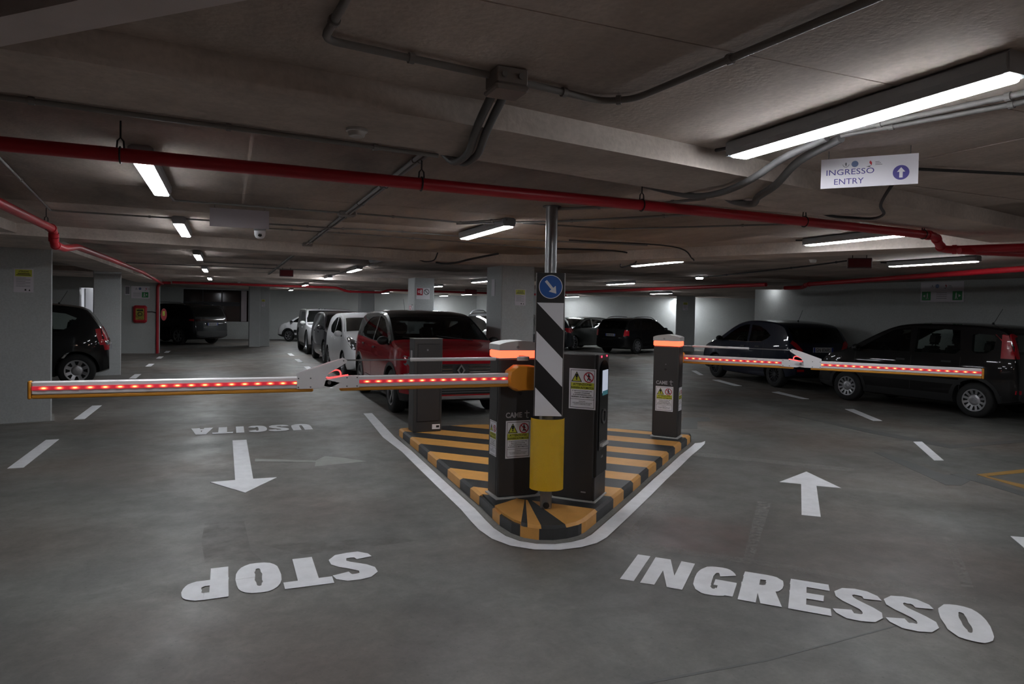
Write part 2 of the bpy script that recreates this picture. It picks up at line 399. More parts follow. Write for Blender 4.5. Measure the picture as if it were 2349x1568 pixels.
# pillars with chamfered arrises
def pillar(name, x0, y0, x1, y1, rz=0, z1=CEIL+.02, m=M_PILLAR):
    cx, cy = (x0+x1)/2, (y0+y1)/2; hx, hy = (x1-x0)/2, (y1-y0)/2
    mb = MB(); c = .015
    mb.prism([(-hx+c, -hy), (hx-c, -hy), (hx, -hy+c), (hx, hy-c), (hx-c, hy), (-hx+c, hy), (-hx, hy-c), (-hx, -hy+c)], 0, z1)
    o = mb.build(name, m); o.location = (cx, cy, 0); o.rotation_euler = (0, 0, rz); return struct(o)
pillar('pillar', -2.98, 10.70, -2.22, 11.35, math.radians(12))
pillar('pillar', -2.78, 17.45, -2.24, 18.05, math.radians(9))
pillar('pillar', 4.42, 11.1, 5.05, 11.85)
pillar('pillar', 4.40, 17.05, 4.92, 17.75)
pillar('pillar', 4.86, 27.2, 5.40, 27.85)
pb = atY(571, 795, 28.8), atY(593, 795, 28.8), atY(613, 795, 28.8)
pillar('pillar', pb[0].x, 28.8, pb[1].x+.05, 29.6); 
pillar('pillar', pb[1].x+.05, 29.2, pb[2].x+.1, 29.9)
pr = atY(1541, 790, 25.4), atY(1597, 790, 24.6)
pillar('pillar', 18.42, 24.75, 19.22, 25.45, math.radians(-35))
pillar('pillar', 10.2, 22.3, 10.85, 23.0)
# skirting of bare concrete at the near left pillar
struct(MB().box((-.41, -.355, 0), (.41, .355, .012)).build('baseboard_left', concrete('floor_edge_mortar', (150, 148, 144))))
_bb = bpy.data.objects['baseboard_left']; _bb.location = (-2.6, 11.025, 0); _bb.rotation_euler = (0, 0, math.radians(12))

# ------------------------------------------------------------------ lit store room behind the left wall (real doorway)
M_DOORW = mat('white_door_leaf', (222, 222, 226), .5)
struct(MB().box((DG0-.6, 25.36, 0), (DG0-.5, 28, CEIL)).box((DG0+1.6, 25.36, 0), (DG0+1.7, 28, CEIL)).box((DG0-.6, 28, 0), (DG0+1.7, 28.1, CEIL)).build('wall_store_room', M_DOORW))
dr = empty('door_1', (DG0+.13, 25.1, 0), math.radians(70)); struct(dr)
MB().cbox((0, -.02, .01), (.80, .02, 2.05), .006).build('door_leaf', M_DOORW, dr)
MB().cbox((.70, -.06, 1.0), (.76, -.02, 1.03), .004).build('handle', M_STEELD, dr)
# window opening: dark glazed shop window with a frame and a rail
zl, zh = atY(480, 737, WY).z, atY(480, 664, WY).z
wn = empty('window_1', (0, WY, 0)); struct(wn)
M_PANE = mat('dark_window_glass', (40, 30, 30), .08, spec=.6)
xw0, xw1 = wx(420), wx(570)
for k in range(3):
    xa, xb = xw0+(xw1-xw0-.35)*k/3, xw0+(xw1-xw0-.35)*(k+1)/3
    MB().box((xa+.02, .15, zl), (xb-.02, .17, zh)).build('pane', M_PANE, wn)
    MB().box((xb-.03, .1, zl), (xb+.03, .2, zh)).build('mullion', mat('dark_frame', (60, 56, 58), .5), wn)
MB().box((xw0, .08, zl+(zh-zl)*.50), (xw1-.35, .14, zl+(zh-zl)*.62)).build('rail', mat('dark_rail', (46, 46, 52), .4), wn)
MB().box((xw1-.33, .02, zl+.02), (xw1-.08, .3, zh-.02)).build('side_post', mat('pale_post', (170, 160, 165), .6), wn)
MB().box((xw0-.3, .45, zl-.1), (xw1+.3, .5, zh+.2)).build('shop_interior', mat('reddish_shop_interior', (92, 60, 56), .7, noise=.5, nscale=1.5), wn)

# ------------------------------------------------------------------ painted floor markings
def paint(name, pts, label, m=M_WHITEP, z=.004, group=None):
    pts = [(p[0], p[1]) for p in pts]
    if m in (M_SCAR, M_STAIN):
        if sum(pts[i][0]*pts[(i+1) % len(pts)][1]-pts[(i+1) % len(pts)][0]*pts[i][1] for i in range(len(pts))) < 0: pts = pts[::-1]
        o = MB().add([(p[0], p[1], z) for p in pts], [tuple(range(len(pts)))]).build(name, m)
    else: o = MB().prism(pts, .0005, z).build(name, m)
    return tag(o, label, 'floor marking', group)
def glyph(ch, w, tv=.30, th=.21):
    """quads of one heavy block letter in a box w wide and 1 high; tv, th: thickness of upright and level strokes"""
    Q = []; P = Q.append; tv = min(tv, w*.42)
    rect = lambda x0, y0, x1, y1: P([(x0, y0), (x1, y0), (x1, y1), (x0, y1)])
    def arc(cx, cy, rx, ry, ix, iy, a0, a1, n=14, e=.78):
        f = lambda r1, r2, a: (cx+r1*math.copysign(abs(math.cos(a))**e, math.cos(a)), cy+r2*math.copysign(abs(math.sin(a))**e, math.sin(a)))
        for i in range(n):
            a, c = a0+(a1-a0)*i/n, a0+(a1-a0)*(i+1)/n; P([f(rx, ry, a), f(rx, ry, c), f(ix, iy, c), f(ix, iy, a)])
    def ring(a0, a1, n=24): arc(w/2, .5, w/2, .51, w/2-tv, .5-th, a0, a1, n)
    if ch == 'I': rect(0, 0, w, 1)
    elif ch == 'N': t = w*.34; rect(0, 0, t, 1); rect(w-t, 0, w, 1); P([(t*.35, 1), (t*1.1, 1), (w-t*.35, 0), (w-t*1.1, 0)])
    elif ch == 'O': ring(0, 2*PI)
    elif ch == 'C': ring(PI*.16, PI*1.84)
    elif ch == 'G': ring(PI*.16, PI*1.72); rect(w*.50, .34, w, .54); rect(w-tv, .06, w, .5)
    elif ch == 'E': rect(0, 0, tv, 1); rect(0, 0, w, th); rect(0, 1-th, w, 1); rect(0, .5-th*.45, w*.86, .5+th*.45)
    elif ch == 'T': rect(0, 1-th, w, 1); rect(w/2-tv*.52, 0, w/2+tv*.52, 1)
    elif ch in 'PR':
        rect(0, 0, tv, 1); m = .40 if ch == 'P' else .42; cy = (1+m)/2; rr = (1-m)/2; x0 = w*.52
        rect(0, 1-th*.95, x0, 1); rect(0, m, x0, m+th*.9); arc(x0, cy, w-x0, rr, max(.02, w-x0-tv), rr-th*.92, -PI/2, PI/2, 12)
        if ch == 'R': P([(w*.38, m+.05), (w*.38+tv*1.05, m+.08), (w*1.0, 0), (w-tv*1.15, 0)])
    elif ch == 'U': rect(0, .4, tv, 1); rect(w-tv, .4, w, 1); arc(w/2, .42, w/2, .43, w/2-tv, .42-th, PI, 2*PI, 16, .9)
    elif ch == 'A': t = tv*.95; P([(0, 0), (t, 0), (w*.5+t*.15, 1), (w*.5-t*.55, 1)]); P([(w-t, 0), (w, 0), (w*.5+t*.55, 1), (w*.5-t*.15, 1)]); rect(w*.2, .16, w*.8, .40)
    elif ch == 'S':
        c = [(w*.96, .73), (w*.90, .83), (w*.74, .895), (w*.5, .90), (w*.27, .88), (w*.14, .79), (w*.15, .68), (w*.28, .595), (w*.5, .51), (w*.72, .42), (w*.86, .33), (w*.87, .22), (w*.74, .125), (w*.5, .10), (w*.26, .105), (w*.10, .17), (w*.04, .27)]
        c = [Vector((w*.10+p[0]*.80, p[1])) for p in c]; L_, R_ = [], []
        for i, p in enumerate(c):
            d = (c[min(i+1, len(c)-1)]-c[max(i-1, 0)]).normalized(); k = th*.5+(tv-th)*.5*abs(d.y); nn = Vector((-d.y, d.x))*k; L_.append(p+nn); R_.append(p-nn)
        for i in range(len(c)-1): P([tuple(L_[i]), tuple(L_[i+1]), tuple(R_[i+1]), tuple(R_[i])])
    return Q
def ptext(name, spans, ht, corner, right, up, label):
    """painted word: spans = [(letter, start, end)] in metres along `right`; a weathered hand-stencilled edge"""
    c, r, u = Vector(corner), Vector(right).normalized(), Vector(up); mb = MB(); zq = .003
    for ch, s0, s1 in spans:
        for q in glyph(ch, (s1-s0)/ht):
            vs = []
            for x, y in q:
                k = .006; p = c+r*(s0+x*ht)+u*y; h = math.sin(p.x*171+p.y*93)*k*.5; g = math.cos(p.x*117-p.y*151)*k*.5; vs.append((p.x+h, p.y+g, zq))
            a = sum(vs[i][0]*vs[(i+1) % 4][1]-vs[(i+1) % 4][0]*vs[i][1] for i in range(4))
            mb.add(vs if a > 0 else vs[::-1], [(0, 1, 2, 3)]); zq += .00003
    o = mb.build(name, M_WHITEP); return tag(o, label, 'floor lettering')
ptext('stop_lettering', [('S', .0, .25), ('T', .27, .545), ('O', .55, .80), ('P', .84, 1.08)], .47, (.86, 4.49), (-1, 0), (0, -.47), 'white painted word STOP on the floor, upside down, at lower left')
ptext('uscita_lettering', [('U', 0, .25), ('S', .29, .53), ('C', .56, .80), ('I', .84, .93), ('T', .97, 1.21), ('A', 1.21, 1.47)], .49, (1.05, 9.70), (-1, 0), (0, -.48), 'white painted word USCITA on the floor beyond the down arrow')
ptext('ingresso_lettering', [('I', 0, .08), ('N', .12, .37), ('G', .405, .645), ('R', .672, .905), ('E', .938, 1.150), ('S', 1.178, 1.405), ('S', 1.435, 1.658), ('O', 1.69, 1.912)], .465, (2.202, 3.503), (.6932, -.7207), (.335, .322), 'large white painted word INGRESSO on the floor at lower right')
paint('exit_arrow', [(.07, 8.72), (.08, 6.72), (-.13, 6.71), (.155, 6.24), (.44, 6.71), (.235, 6.72), (.225, 8.72)][::-1], 'white painted arrow in the left lane pointing towards the camera')
paint('entry_arrow', [(4.30, 4.15), (5.09, 4.93), (4.95, 5.06), (5.55, 5.31), (5.34, 4.69), (5.18, 4.83), (4.41, 4.06)], 'white painted arrow in the right lane pointing away from the camera')
paint('arrow_stub', [G(2318, 1230), G(2420, 1238), G(2400, 1300)], 'white painted arrow tip cut by the right edge of the picture')
dl = [(7.845, 9.355), (10.895, 12.298), (13.6, 14.75), (16.6, 17.6), (19.7, 20.6), (22.6, 23.5), (25.3, 26.2)]
ordn = ['nearest', 'second', 'third', 'fourth', 'fifth', 'sixth', 'seventh', 'eighth', 'ninth']
for k, (a, b) in enumerate(dl):
    paint('lane_dash', [(-1.93, a), (-1.80, a), (-1.80, b), (-1.93, b)], ordn[k].capitalize()+' white dash from the camera in the line beside the left pillars', group='dashes beside the left pillars')
dr_ = [(17.8, 19.1), (20.6, 21.9), (23.4, 24.6), (13.9, 15.2)]
for k, (a, b) in enumerate(sorted(dr_)):
    paint('parking_dash', [(1.91, a), (2.05, a), (2.05, b), (1.91, b)], ordn[k].capitalize()+' white dash along the row of cars behind the red car', group='dashes along the parked row')
rd = [((2095, 1013), (2115, 1013), (2165, 1056), (2143, 1056)), ((1938, 938), (1958, 938), (2024, 965), (2003, 965)), ((1770, 899), (1786, 898), (1856, 915), (1840, 915)), ((1634, 871), (1650, 871), (1702, 885), (1685, 885)), ((1586, 850), (1597, 850), (1614, 860), (1604, 860))]
for k, q in enumerate(rd):
    paint('entry_dash', [G(*p) for p in q], ordn[k].capitalize()+' white dash from the camera beside the black and navy cars', group='dashes beside the right hand cars')
paint('faded_arrow', [G(*p) for p in ((585, 1052), (724, 1056), (745, 1046), (790, 1050), (842, 1058), (722, 1070), (724, 1060), (585, 1058))], 'faded old arrow on the floor right of the white down arrow', M_FADED, .002)
paint('floor_patch', [G(*p) for p in ((1568, 957), (1626, 957), (1632, 966), (1600, 966), (1600, 983), (1560, 983))], 'dark T shaped patch on the floor right of the entry barrier', M_PATCH, .002)
paint('floor_patch', [G(*p) for p in ((2005, 1037), (2030, 1038), (2165, 1088), (2245, 1092), (2205, 1113), (2170, 1112))], 'dark slanting covered line below the nearest right dash', M_PATCH, .002)
paint('floor_patch', [G(*p) for p in ((2180, 1087), (2220, 1087), (2349, 1128), (2349, 1138))], 'dark covered line running to the right picture edge', M_PATCH, .0024)
paint('floor_crack', [G(*p) for p in ((1810, 950), (2180, 1020), (2349, 1008), (2349, 1014), (2180, 1028), (1990, 992))], 'thin dark crack line bending across the floor at right', M_PATCH, .0018)
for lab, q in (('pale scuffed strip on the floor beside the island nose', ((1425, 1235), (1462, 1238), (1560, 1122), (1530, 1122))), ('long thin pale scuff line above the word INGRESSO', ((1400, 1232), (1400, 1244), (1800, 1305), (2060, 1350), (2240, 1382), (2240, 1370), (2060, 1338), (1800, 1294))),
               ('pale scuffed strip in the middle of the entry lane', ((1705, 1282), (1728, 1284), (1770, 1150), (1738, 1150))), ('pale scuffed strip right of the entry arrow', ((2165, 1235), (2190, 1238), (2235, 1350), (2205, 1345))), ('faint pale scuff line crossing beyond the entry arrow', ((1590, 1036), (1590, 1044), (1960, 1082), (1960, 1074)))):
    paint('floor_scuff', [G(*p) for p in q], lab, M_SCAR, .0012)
paint('floor_stain', [G(*p) for p in ((470, 1200), (560, 1195), (575, 1260), (600, 1285), (470, 1290), (462, 1240))], 'brown stain on the floor above the word STOP', M_STAIN, .0012)
paint('floor_stain', [G(*p) for p in ((600, 1250), (900, 1232), (960, 1240), (700, 1272))], 'faint brown streak stain above the letters of STOP', M_STAIN, .0013)
paint('floor_joint', [G(*p) for p in ((1450, 1568), (1760, 1512), (2060, 1432), (2060, 1435), (1760, 1516), (1460, 1573))], 'thin dark joint line below the word INGRESSO', M_PATCH, .0012)
M_YLINE = mat('dull_yellow_line', (170, 128, 60), .55, noise=.1)
paint('yellow_line', [G(*p) for p in ((2240, 1088), (2349, 1076), (2349, 1084), (2262, 1092), (2349, 1112), (2349, 1120))], 'dull yellow painted corner lines at the right picture edge', M_YLINE, .003)

# ------------------------------------------------------------------ traffic island with painted bands
KH = .11
out = [(2.0, 8.40), (1.985, 7.5), (1.955, 6.66), (1.93, 5.85), (1.91, 5.16), (1.885, 4.84), (1.875, 4.65), (1.89, 4.47), (1.935, 4.35), (2.01, 4.275), (2.11, 4.235), (2.22, 4.235),
       (2.32, 4.262), (2.41, 4.32), (2.59, 4.48), (2.96, 4.81), (3.39, 5.20), (3.79, 5.57), (4.27, 6.0), (4.74, 6.43), (5.15, 6.78), (5.36, 6.97), (5.42, 7.06), (5.38, 7.12), (4.57, 7.69), (3.6, 8.2), (3.18, 8.38), (2.94, 8.44), (2.1, 8.43)]
def clip(poly, n, d):
    "keep the side n.p <= d"
    r = []
    for i, p in enumerate(poly):
        q = poly[(i+1) % len(poly)]; a, b = n[0]*p[0]+n[1]*p[1]-d, n[0]*q[0]+n[1]*q[1]-d
        if a <= 0: r.append(p)
        if a*b < 0: t = a/(a-b); r.append((p[0]+(q[0]-p[0])*t, p[1]+(q[1]-p[1])*t))
    return r
def inset(poly, d):
    c = []
    n = len(poly)
    for i in range(n):
        a, b, e = Vector(poly[i-1]), Vector(poly[i]), Vector(poly[(i+1) % n])
        t = ((b-a).normalized()+(e-b).normalized()).normalized(); c.append(tuple(b+Vector((-t.y, t.x))*d))
    return c
inn = inset(out, .022)
isl = tag(empty('traffic_island', (2.6, 6.0, 0)), 'raised triangular traffic island painted in ochre and black bands', 'traffic island')
def band_piece(planes, m, part='both'):
    A, B = out, inn
    for n, d in planes: A = clip(A, n, d); B = clip(B, n, d)
    if len(A) < 3 or len(B) < 3: return
    mb = MB(); sh = lambda P: [(p[0]-2.6, p[1]-6.0) for p in P]
    A2, B2 = sh(A), sh(B)
    if part != 'top': mb.prism(A2, 0, KH-.018)
    if part != 'side':
        if len(A2) == len(B2):
            N = len(A2); mb.add([(p[0], p[1], KH-.018) for p in A2]+[(p[0], p[1], KH) for p in B2], [tuple(range(N, 2*N))]+[(i, (i+1) % N, N+(i+1) % N, N+i) for i in range(N)])
        else: mb.prism(B2, KH-.018, KH)
    mb.build('painted_band', m, isl)
s2 = 1/math.sqrt(2)
U = [5.03, 5.43, 5.73, 6.03, 6.31, 6.62, 6.93, 7.2, 7.5, 7.84, 8.15, 8.46, 8.67, 9.2]
for k in range(1, len(U)-1):
    band_piece([((s2, s2), U[k+1]), ((-s2, -s2), -U[k])], M_KPAINT if k % 2 == 0 else M_YPAINT)
RT, LT = ((-1, 0), -2.15), ((1, 0), 2.15)
band_piece([((s2, s2), 5.43), ((-s2, -s2), -5.03), RT], M_KPAINT)
band_piece([((s2, s2), 5.43), ((-s2, -s2), -5.21), LT], M_KPAINT)
band_piece([((s2, s2), 5.21), ((-s2, -s2), -5.03), LT], M_YPAINT)
nc = Vector((2.24, 5.02))
def wedges(pts, mats, part):
    for k in range(len(pts)-1):
        a, b = Vector(pts[k])-nc, Vector(pts[k+1])-nc; na, nb = (a.y, -a.x), (-b.y, b.x)
        band_piece([((s2, s2), 5.03), (na, na[0]*nc.x+na[1]*nc.y), (nb, nb[0]*nc.x+nb[1]*nc.y)], mats[k], part)
Y_, K_ = M_YPAINT, M_KPAINT
wedges([(1.80, 5.34), (1.895, 4.84), (1.875, 4.66), (1.915, 4.37), (2.015, 4.265), (2.36, 4.285), (2.59, 4.48), (2.80, 4.50)], [K_, Y_, K_, Y_, K_, Y_, K_], 'side')
wedges([(1.80, 5.34), (1.895, 4.84), (1.93, 4.39), (1.96, 4.345), (2.03, 4.26), (2.21, 4.235), (2.44, 4.33), (2.62, 4.48), (2.80, 4.50)], [K_, Y_, K_, Y_, K_, Y_, Y_, K_], 'top')
# white outline round the island and the solid line that runs into it
o1, o2 = inset(out, -.05), inset(out, -.165)
idx = list(range(1, 22))
mb = MB()
L1 = [(2.055, 10.42), (1.945, 8.42)]+[o1[i] for i in idx]+[(5.50, 6.95)]
L2 = [(1.925, 10.42), (1.80, 8.42)]+[o2[i] for i in idx]+[(5.62, 7.02)]
mb.add([(p[0], p[1], .004) for p in L1]+[(p[0], p[1], .004) for p in L2], [(i, i+1, len(L1)+i+1, len(L1)+i) for i in range(len(L1)-1)])
tag(mb.build('island_outline', M_WHITEP), 'white line painted on the floor round the island', 'floor marking')
mb = MB(); o3 = inset(out, -.035); n_ = len(out)
mb.add([(p[0], p[1], .014) for p in out]+[(p[0], p[1], .001) for p in o3], [(i, (i+1) % n_, n_+(i+1) % n_, n_+i) for i in range(n_)])
m_ = mb.build('mortar_fillet', concrete('grey_mortar', (132, 130, 126)), isl); m_.location = (-2.6, -6.0, 0)
# ------------------------------------------------------------------ equipment on the island
def sticker(parent, mtx, wd, ht):
    "warning label: white sheet > border, warning triangle, prohibition ring, yellow band, lettering"
    s = MB(); s.M = mtx; s.box((-wd/2, -ht/2, 0), (wd/2, ht/2, .0015)); sh = s.build('warning_label', M_WHITE, parent)
    k = wd/.2; z = .0020
    b = MB(); b.M = mtx
    x, y, t = wd/2-.010*k, ht/2-.010*k, .003*k
    for a, c in (((-x, -y), (x, -y+t)), ((-x, y-t), (x, y)), ((-x, -y), (-x+t, y)), ((x-t, -y), (x, y))): b.box((a[0], a[1], .0015), (c[0], c[1], z))
    b.box((-x, -ht*.26, .0015), (x, -ht*.26+.002*k, z)); b.build('border', M_BLACK, sh)
    cy = ht*.29
    b = MB(); b.M = mtx; cx = -wd*.22; r = wd*.20
    tri = lambda q: [(cx-q, cy-q*.85), (cx+q, cy-q*.85), (cx, cy+q)]
    b.prism(tri(r), .0015, z); b.build('triangle_edge', M_BLACK, sh)
    b = MB(); b.M = mtx; b.prism([(cx-r*.78, cy-r*.72), (cx+r*.78, cy-r*.72), (cx, cy+r*.74)], z, z+.0004); b.build('triangle_fill', M_YEL, sh)
    b = MB(); b.M = mtx; b.prism([(cx-.012*k, cy+.022*k), (cx-.006*k, cy-.006*k), (cx+.006*k, cy-.006*k), (cx+.012*k, cy+.022*k)], z+.0004, z+.0008)
    b.disc(cx, cy-.015*k, .006*k, z+.0004, z+.0008, 12)
    # walking figure
    fx = wd*.23; q = wd*.19
    b.disc(fx, cy+q*.62, q*.14, z, z+.0004, 12)
    for seg in (((.0, .48), (.0, -.05), .16), ((0, 0), (.26, -.6), .1), ((0, 0), (-.22, -.6), .1), ((0, .4), (.3, .05), .08), ((0, .4), (-.28, .1), .08)):
        a, c, hw = Vector(seg[0])*q, Vector(seg[1])*q, seg[2]*q; d = (c-a).normalized(); n = Vector((-d.y, d.x))*hw
        o = Vector((fx, cy)); b.prism([tuple(o+a+n), tuple(o+a-n), tuple(o+c-n), tuple(o+c+n)], z, z+.0004)
    b.build('pictogram', M_BLACK, sh)
    b = MB(); b.M = mtx; b.ring(fx, cy, q*.80, q, .0015, z+.0005, 28)
    d = Vector((.707, -.707)); n = Vector((.707, .707))*q*.09; o = Vector((fx, cy))
    b.prism([tuple(o-d*q*.85+n), tuple(o-d*q*.85-n), tuple(o+d*q*.85-n), tuple(o+d*q*.85+n)], z+.0004, z+.0008); b.build('prohibition_ring', M_RED, sh)
    b = MB(); b.M = mtx; b.box((-wd*.43, -ht*.01, .0015), (wd*.43, ht*.155, z)); b.build('yellow_band', M_YEL, sh)
    b = MB(); b.M = mtx; zt = z+.0005
    add_text(b, 'ATTENZIONE!', 0, ht*.112, wd*.70, ht*.058, zt, .02)
    add_text(b, 'BARRIERA AUTOMATICA', 0, ht*.030, wd*.84, ht*.048, zt, .02)
    for i, t_ in enumerate(('È VIETATO SOSTARE NEL', "RAGGIO D'AZIONE", 'E ATTRAVERSARE CON', 'BARRIERA IN MOVIMENTO')):
        add_text(b, t_, 0, -ht*(.048+.05*i), wd*(.74, .56, .68, .80)[i], ht*.032, zt, .015)
    for i, t_ in enumerate(('SI DECLINA', 'OGNI RESPONSABILITÀ PER DANNI', 'CAUSATI A PERSONE O COSE')):
        add_text(b, t_, 0, -ht*(.305+.038*i), wd*(.24, .72, .62)[i], ht*.022, zt, .01)
    b.build('lettering', M_BLACK, sh)
    return sh
def logo(parent, mtx, h, m):
    b = MB(); b.M = mtx; add_text(b, 'CAME', 0, 0, h*3.2, h, .0012, .03)
    x = h*2.55; b.box((x-h*.08, -h*.55, .0006), (x+h*.08, h*.75, .0012)); b.box((x-h*.45, h*.25, .0006), (x+h*.55, h*.40, .0012)); b.box((x+.02*h, -h*.62, .0006), (x+h*.38, -h*.48, .0012))
    b.build('brand_lettering', m, parent)
M_LOGO = mat('pale_grey_print', (176, 172, 174), .5)

_led = []
def barrier(name, label, loc, rz, W, D, Hc, arm_side, arm_dir, arm_len, joint, zarm, logo_right):
    """local axes: x along the front face, y into the cabinet (front face at y = 0), origin at the front left bottom corner.
    arm_side: y of the arm's centre plane; arm_dir: +1/-1 along x; joint: distance of the folding joint from the hub"""
    t = tag(empty(name, loc, rz), label, 'barrier')
    body = MB().cbox((0, 0, .012), (W, D, Hc-.137), .012).build('cabinet_body', M_CAB, t)
    MB().box((-.014, -.014, 0), (W+.014, D+.014, .012)).build('base_plate', M_LID, t)
    seam = MB()
    for sx in (0, W): seam.box((sx-.002 if sx == 0 else sx-.001, .035, .03), (sx+.001 if sx == 0 else sx+.002, .041, Hc-.15))
    seam.build('door_seam', M_CABD, t)
    zb = Hc-.137
    MB().cbox((-.004, -.004, zb), (W+.004, D+.004, zb+.062), .010).build('light_band', M_REDL, t)
    lid = MB(); n = 14; vs = []
    for i in range(n+1):
        u = i/n; z = zb+.108+.030*math.sin(PI*u)**.7
        for y in (-.006, D+.006): vs += [(-.006+(W+.012)*u, y, zb+.0615), (-.006+(W+.012)*u, y, z)]
    fs = []
    for i in range(n):
        a, b = i*4, i*4+4
        fs += [(a, b, b+1, a+1), (a+3, b+3, b+2, a+2), (a+1, b+1, b+3, a+3), (a, a+2, b+2, b)]
    fs += [(0, 1, 3, 2), (n*4, n*4+2, n*4+3, n*4+1)]
    lidm = lid.add(vs, fs).build('lid', M_LID, t, 35)
    fr = lambda x, z: frame_matrix((x, -.0012, z), (1, 0, 0), (0, 0, 1))
    lk = MB(); lk.M = frame_matrix((W*.42, -.006, zb+.088), (1, 0, 0), (0, 0, 1)); lk.ring(0, 0, .006, .010, 0, .003, 16); lk.build('lid_lock', M_STEELD, lidm)
    logo(body, fr(W*.36, .665), .044, M_LOGO)
    sticker(t, fr(W*.47, .47), .215, .30)
    sx = 0 if logo_right < 0 else W
    sticker(t, frame_matrix((sx-.0015 if sx == 0 else sx+.0015, D*.5, .47), (0, -1, 0) if sx == 0 else (0, 1, 0), (0, 0, 1)), .15, .28)
    kn = MB(); kn.M = fr(W*.5, zb-.22); kn.disc(0, 0, .008, 0, .006, 14); kn.build('screw_cap', M_STEELD, t); kn = MB(); kn.M = fr(W*.5, zb-.22); kn.disc(0, -.06, .014, 0, .01, 14); kn.build('door_lock', M_CABD, t)
    # hub holding the arm
    hx = W*(.5 if arm_dir < 0 else .40); s = arm_dir; y = arm_side; z = zarm
    A = lambda d: hx+s*d
    hub = MB(); pr = [(A(-.10), z-.055), (A(-.04), z-.095), (A(.10), z-.10), (A(.165), z-.055), (A(.175), z), (A(.165), z+.055), (A(.10), z+.10), (A(-.04), z+.095), (A(-.10), z+.055)]
    n = len(pr); ya, yb = y-.05, y+.05
    vs = [(p[0], ya+.02, p[1]) for p in pr]+[(hx+(p[0]-hx)*.92, ya, z+(p[1]-z)*.9) for p in pr]+[(p[0], yb, p[1]) for p in pr]
    hub.add(vs, [tuple(range(n, 2*n)), tuple(range(3*n-1, 2*n-1, -1))]+[(i, (i+1) % n, n+(i+1) % n, n+i) for i in range(n)]+[(2*n+i, 2*n+(i+1) % n, (i+1) % n, i) for i in range(n)])
    h = hub.build('arm_hub', M_ORANGE, t, 40)
    MB().lathe([(.03, min(y, 0) if y < 0 else D-.005), (.03, y if y > 0 else 0)] if False else [(.03, -.06), (.03, .06)], 16, 'y').build('shaft', M_STEELD, t).location = (hx, (y+0)/2 if y < 0 else (y+D)/2, z)
    # the arm: two lengths of aluminium section, LED strips, rubber edge, folding joint, tie rod
    ht, th = .080, .045
    def seg(d0, d1):
        a, b = sorted((A(d0), A(d1)))
        g = MB().cbox((a, y-th/2, z-ht/2), (b, y+th/2, z+ht/2), .007).build('arm_section', M_ALU, t)
        MB().box((a+.004, y-th/2-.003, z-.012), (b-.004, y-th/2+.002, z+.012)).build('led_strip', M_LEDS, g)
        k = 0; d = min(abs(d0), abs(d1))+.06
        while d < max(abs(d0), abs(d1))-.02:
            if not _led:
                q = MB(); q.M = frame_matrix((0, 0, 0), (1, 0, 0), (0, 0, 1)); q.prism([(.033*math.cos(2*PI*i/20), .0125*math.sin(2*PI*i/20)) for i in range(20)], -.001, .001); ob = q.build('led', M_LED, g); _led.append(ob.data)
            else: ob = bpy.data.objects.new('led', _led[0]); COL.objects.link(ob); ob.parent = g
            ob.location = (A(d), y-th/2-.0045, z); d += .080
        return g
    seg(.15, joint-.02); seg(joint+.34, arm_len)
    def rub(d0, d1):
        a, b = sorted((A(d0), A(d1))); MB().cbox((a, y-.020, z-ht/2-.024), (b, y+.020, z-ht/2-.0005), .006).build('rubber_edge', M_RUBY, t)
    rub(.15, joint+.10); rub(joint+.28, arm_len)
    a, b = sorted((A(arm_len), A(arm_len+.018))); MB().cbox((a, y-.026, z-ht/2-.026), (b, y+.026, z+ht/2+.004), .006).build('end_cap', M_RUBY, t)
    # joint plates (both faces) with screws
    j0 = joint-.03
    for yy in (y-th/2-.006, y+th/2+.001):
        def plate(nm, P, m):
            P = [(A(d), z+q) for d, q in P]; k = len(P); mb = MB()
            mb.add([(p[0], yy, p[1]) for p in P]+[(p[0], yy+.005, p[1]) for p in P], [tuple(range(k)), tuple(range(2*k-1, k-1, -1))]+[(i, k+i, k+(i+1) % k, (i+1) % k) for i in range(k)])
            return mb.build(nm, m, t)
        p1 = plate('joint_plate', [(j0, .041), (j0+.10, .041), (j0+.23, .015), (j0+.24, -.025), (j0+.16, -.043), (j0, -.041)], M_ALU)
        p2 = plate('joint_plate', [(j0+.13, -.005), (j0+.20, -.036), (j0+.25, -.041), (j0+.42, -.041), (j0+.42, .062), (j0+.20, .138), (j0+.105, .165), (j0+.085, .150), (j0+.09, .135), (j0+.21, .06), (j0+.235, .02)], M_ALU)
        if yy < y:
            for d, q in ((j0+.015, .03), (j0+.085, .03), (j0+.015, -.03), (j0+.085, -.03), (j0+.33, -.03), (j0+.41, -.03), (j0+.33, .03), (j0+.41, .03), (j0+.11, .148)):
                sc = MB(); sc.M = frame_matrix((A(d), yy, z+q), (1, 0, 0), (0, 0, 1)); sc.disc(0, 0, .005, 0, .002, 10); sc.build('screw', M_STEELD, p2)
            pv = MB(); pv.M = frame_matrix((A(j0+.205), yy, z-.002), (1, 0, 0), (0, 0, 1)); pv.disc(0, 0, .013, 0, .004, 16); pv.build('pivot', M_STEELD, p2)
    lp = smooth_path([(A(j0+d_), y-.012, z+q_) for d_, q_ in ((.075, .047), (.13, .040), (.20, .030), (.226, .036), (.218, .055), (.18, .078), (.145, .082), (.128, .066), (.126, .044))], 5)
    MB().tube(lp, .005, 8).build('light_rope', M_TUBE, t)
    zr = z+.150
    MB().tube([(A(j0+.105), y, zr), (A(joint*.70), y, zr)], .005, 8).build('tie_rod', M_STEEL, t)
    MB().tube([(A(joint*.70), y, zr), (A(.27), y, zr)], .013, 12).build('tie_rod_sleeve', M_ALU, t)
    MB().tube([(A(.27), y, zr), (A(.02), y, zr)], .005, 8).build('tie_rod', M_STEEL, t)
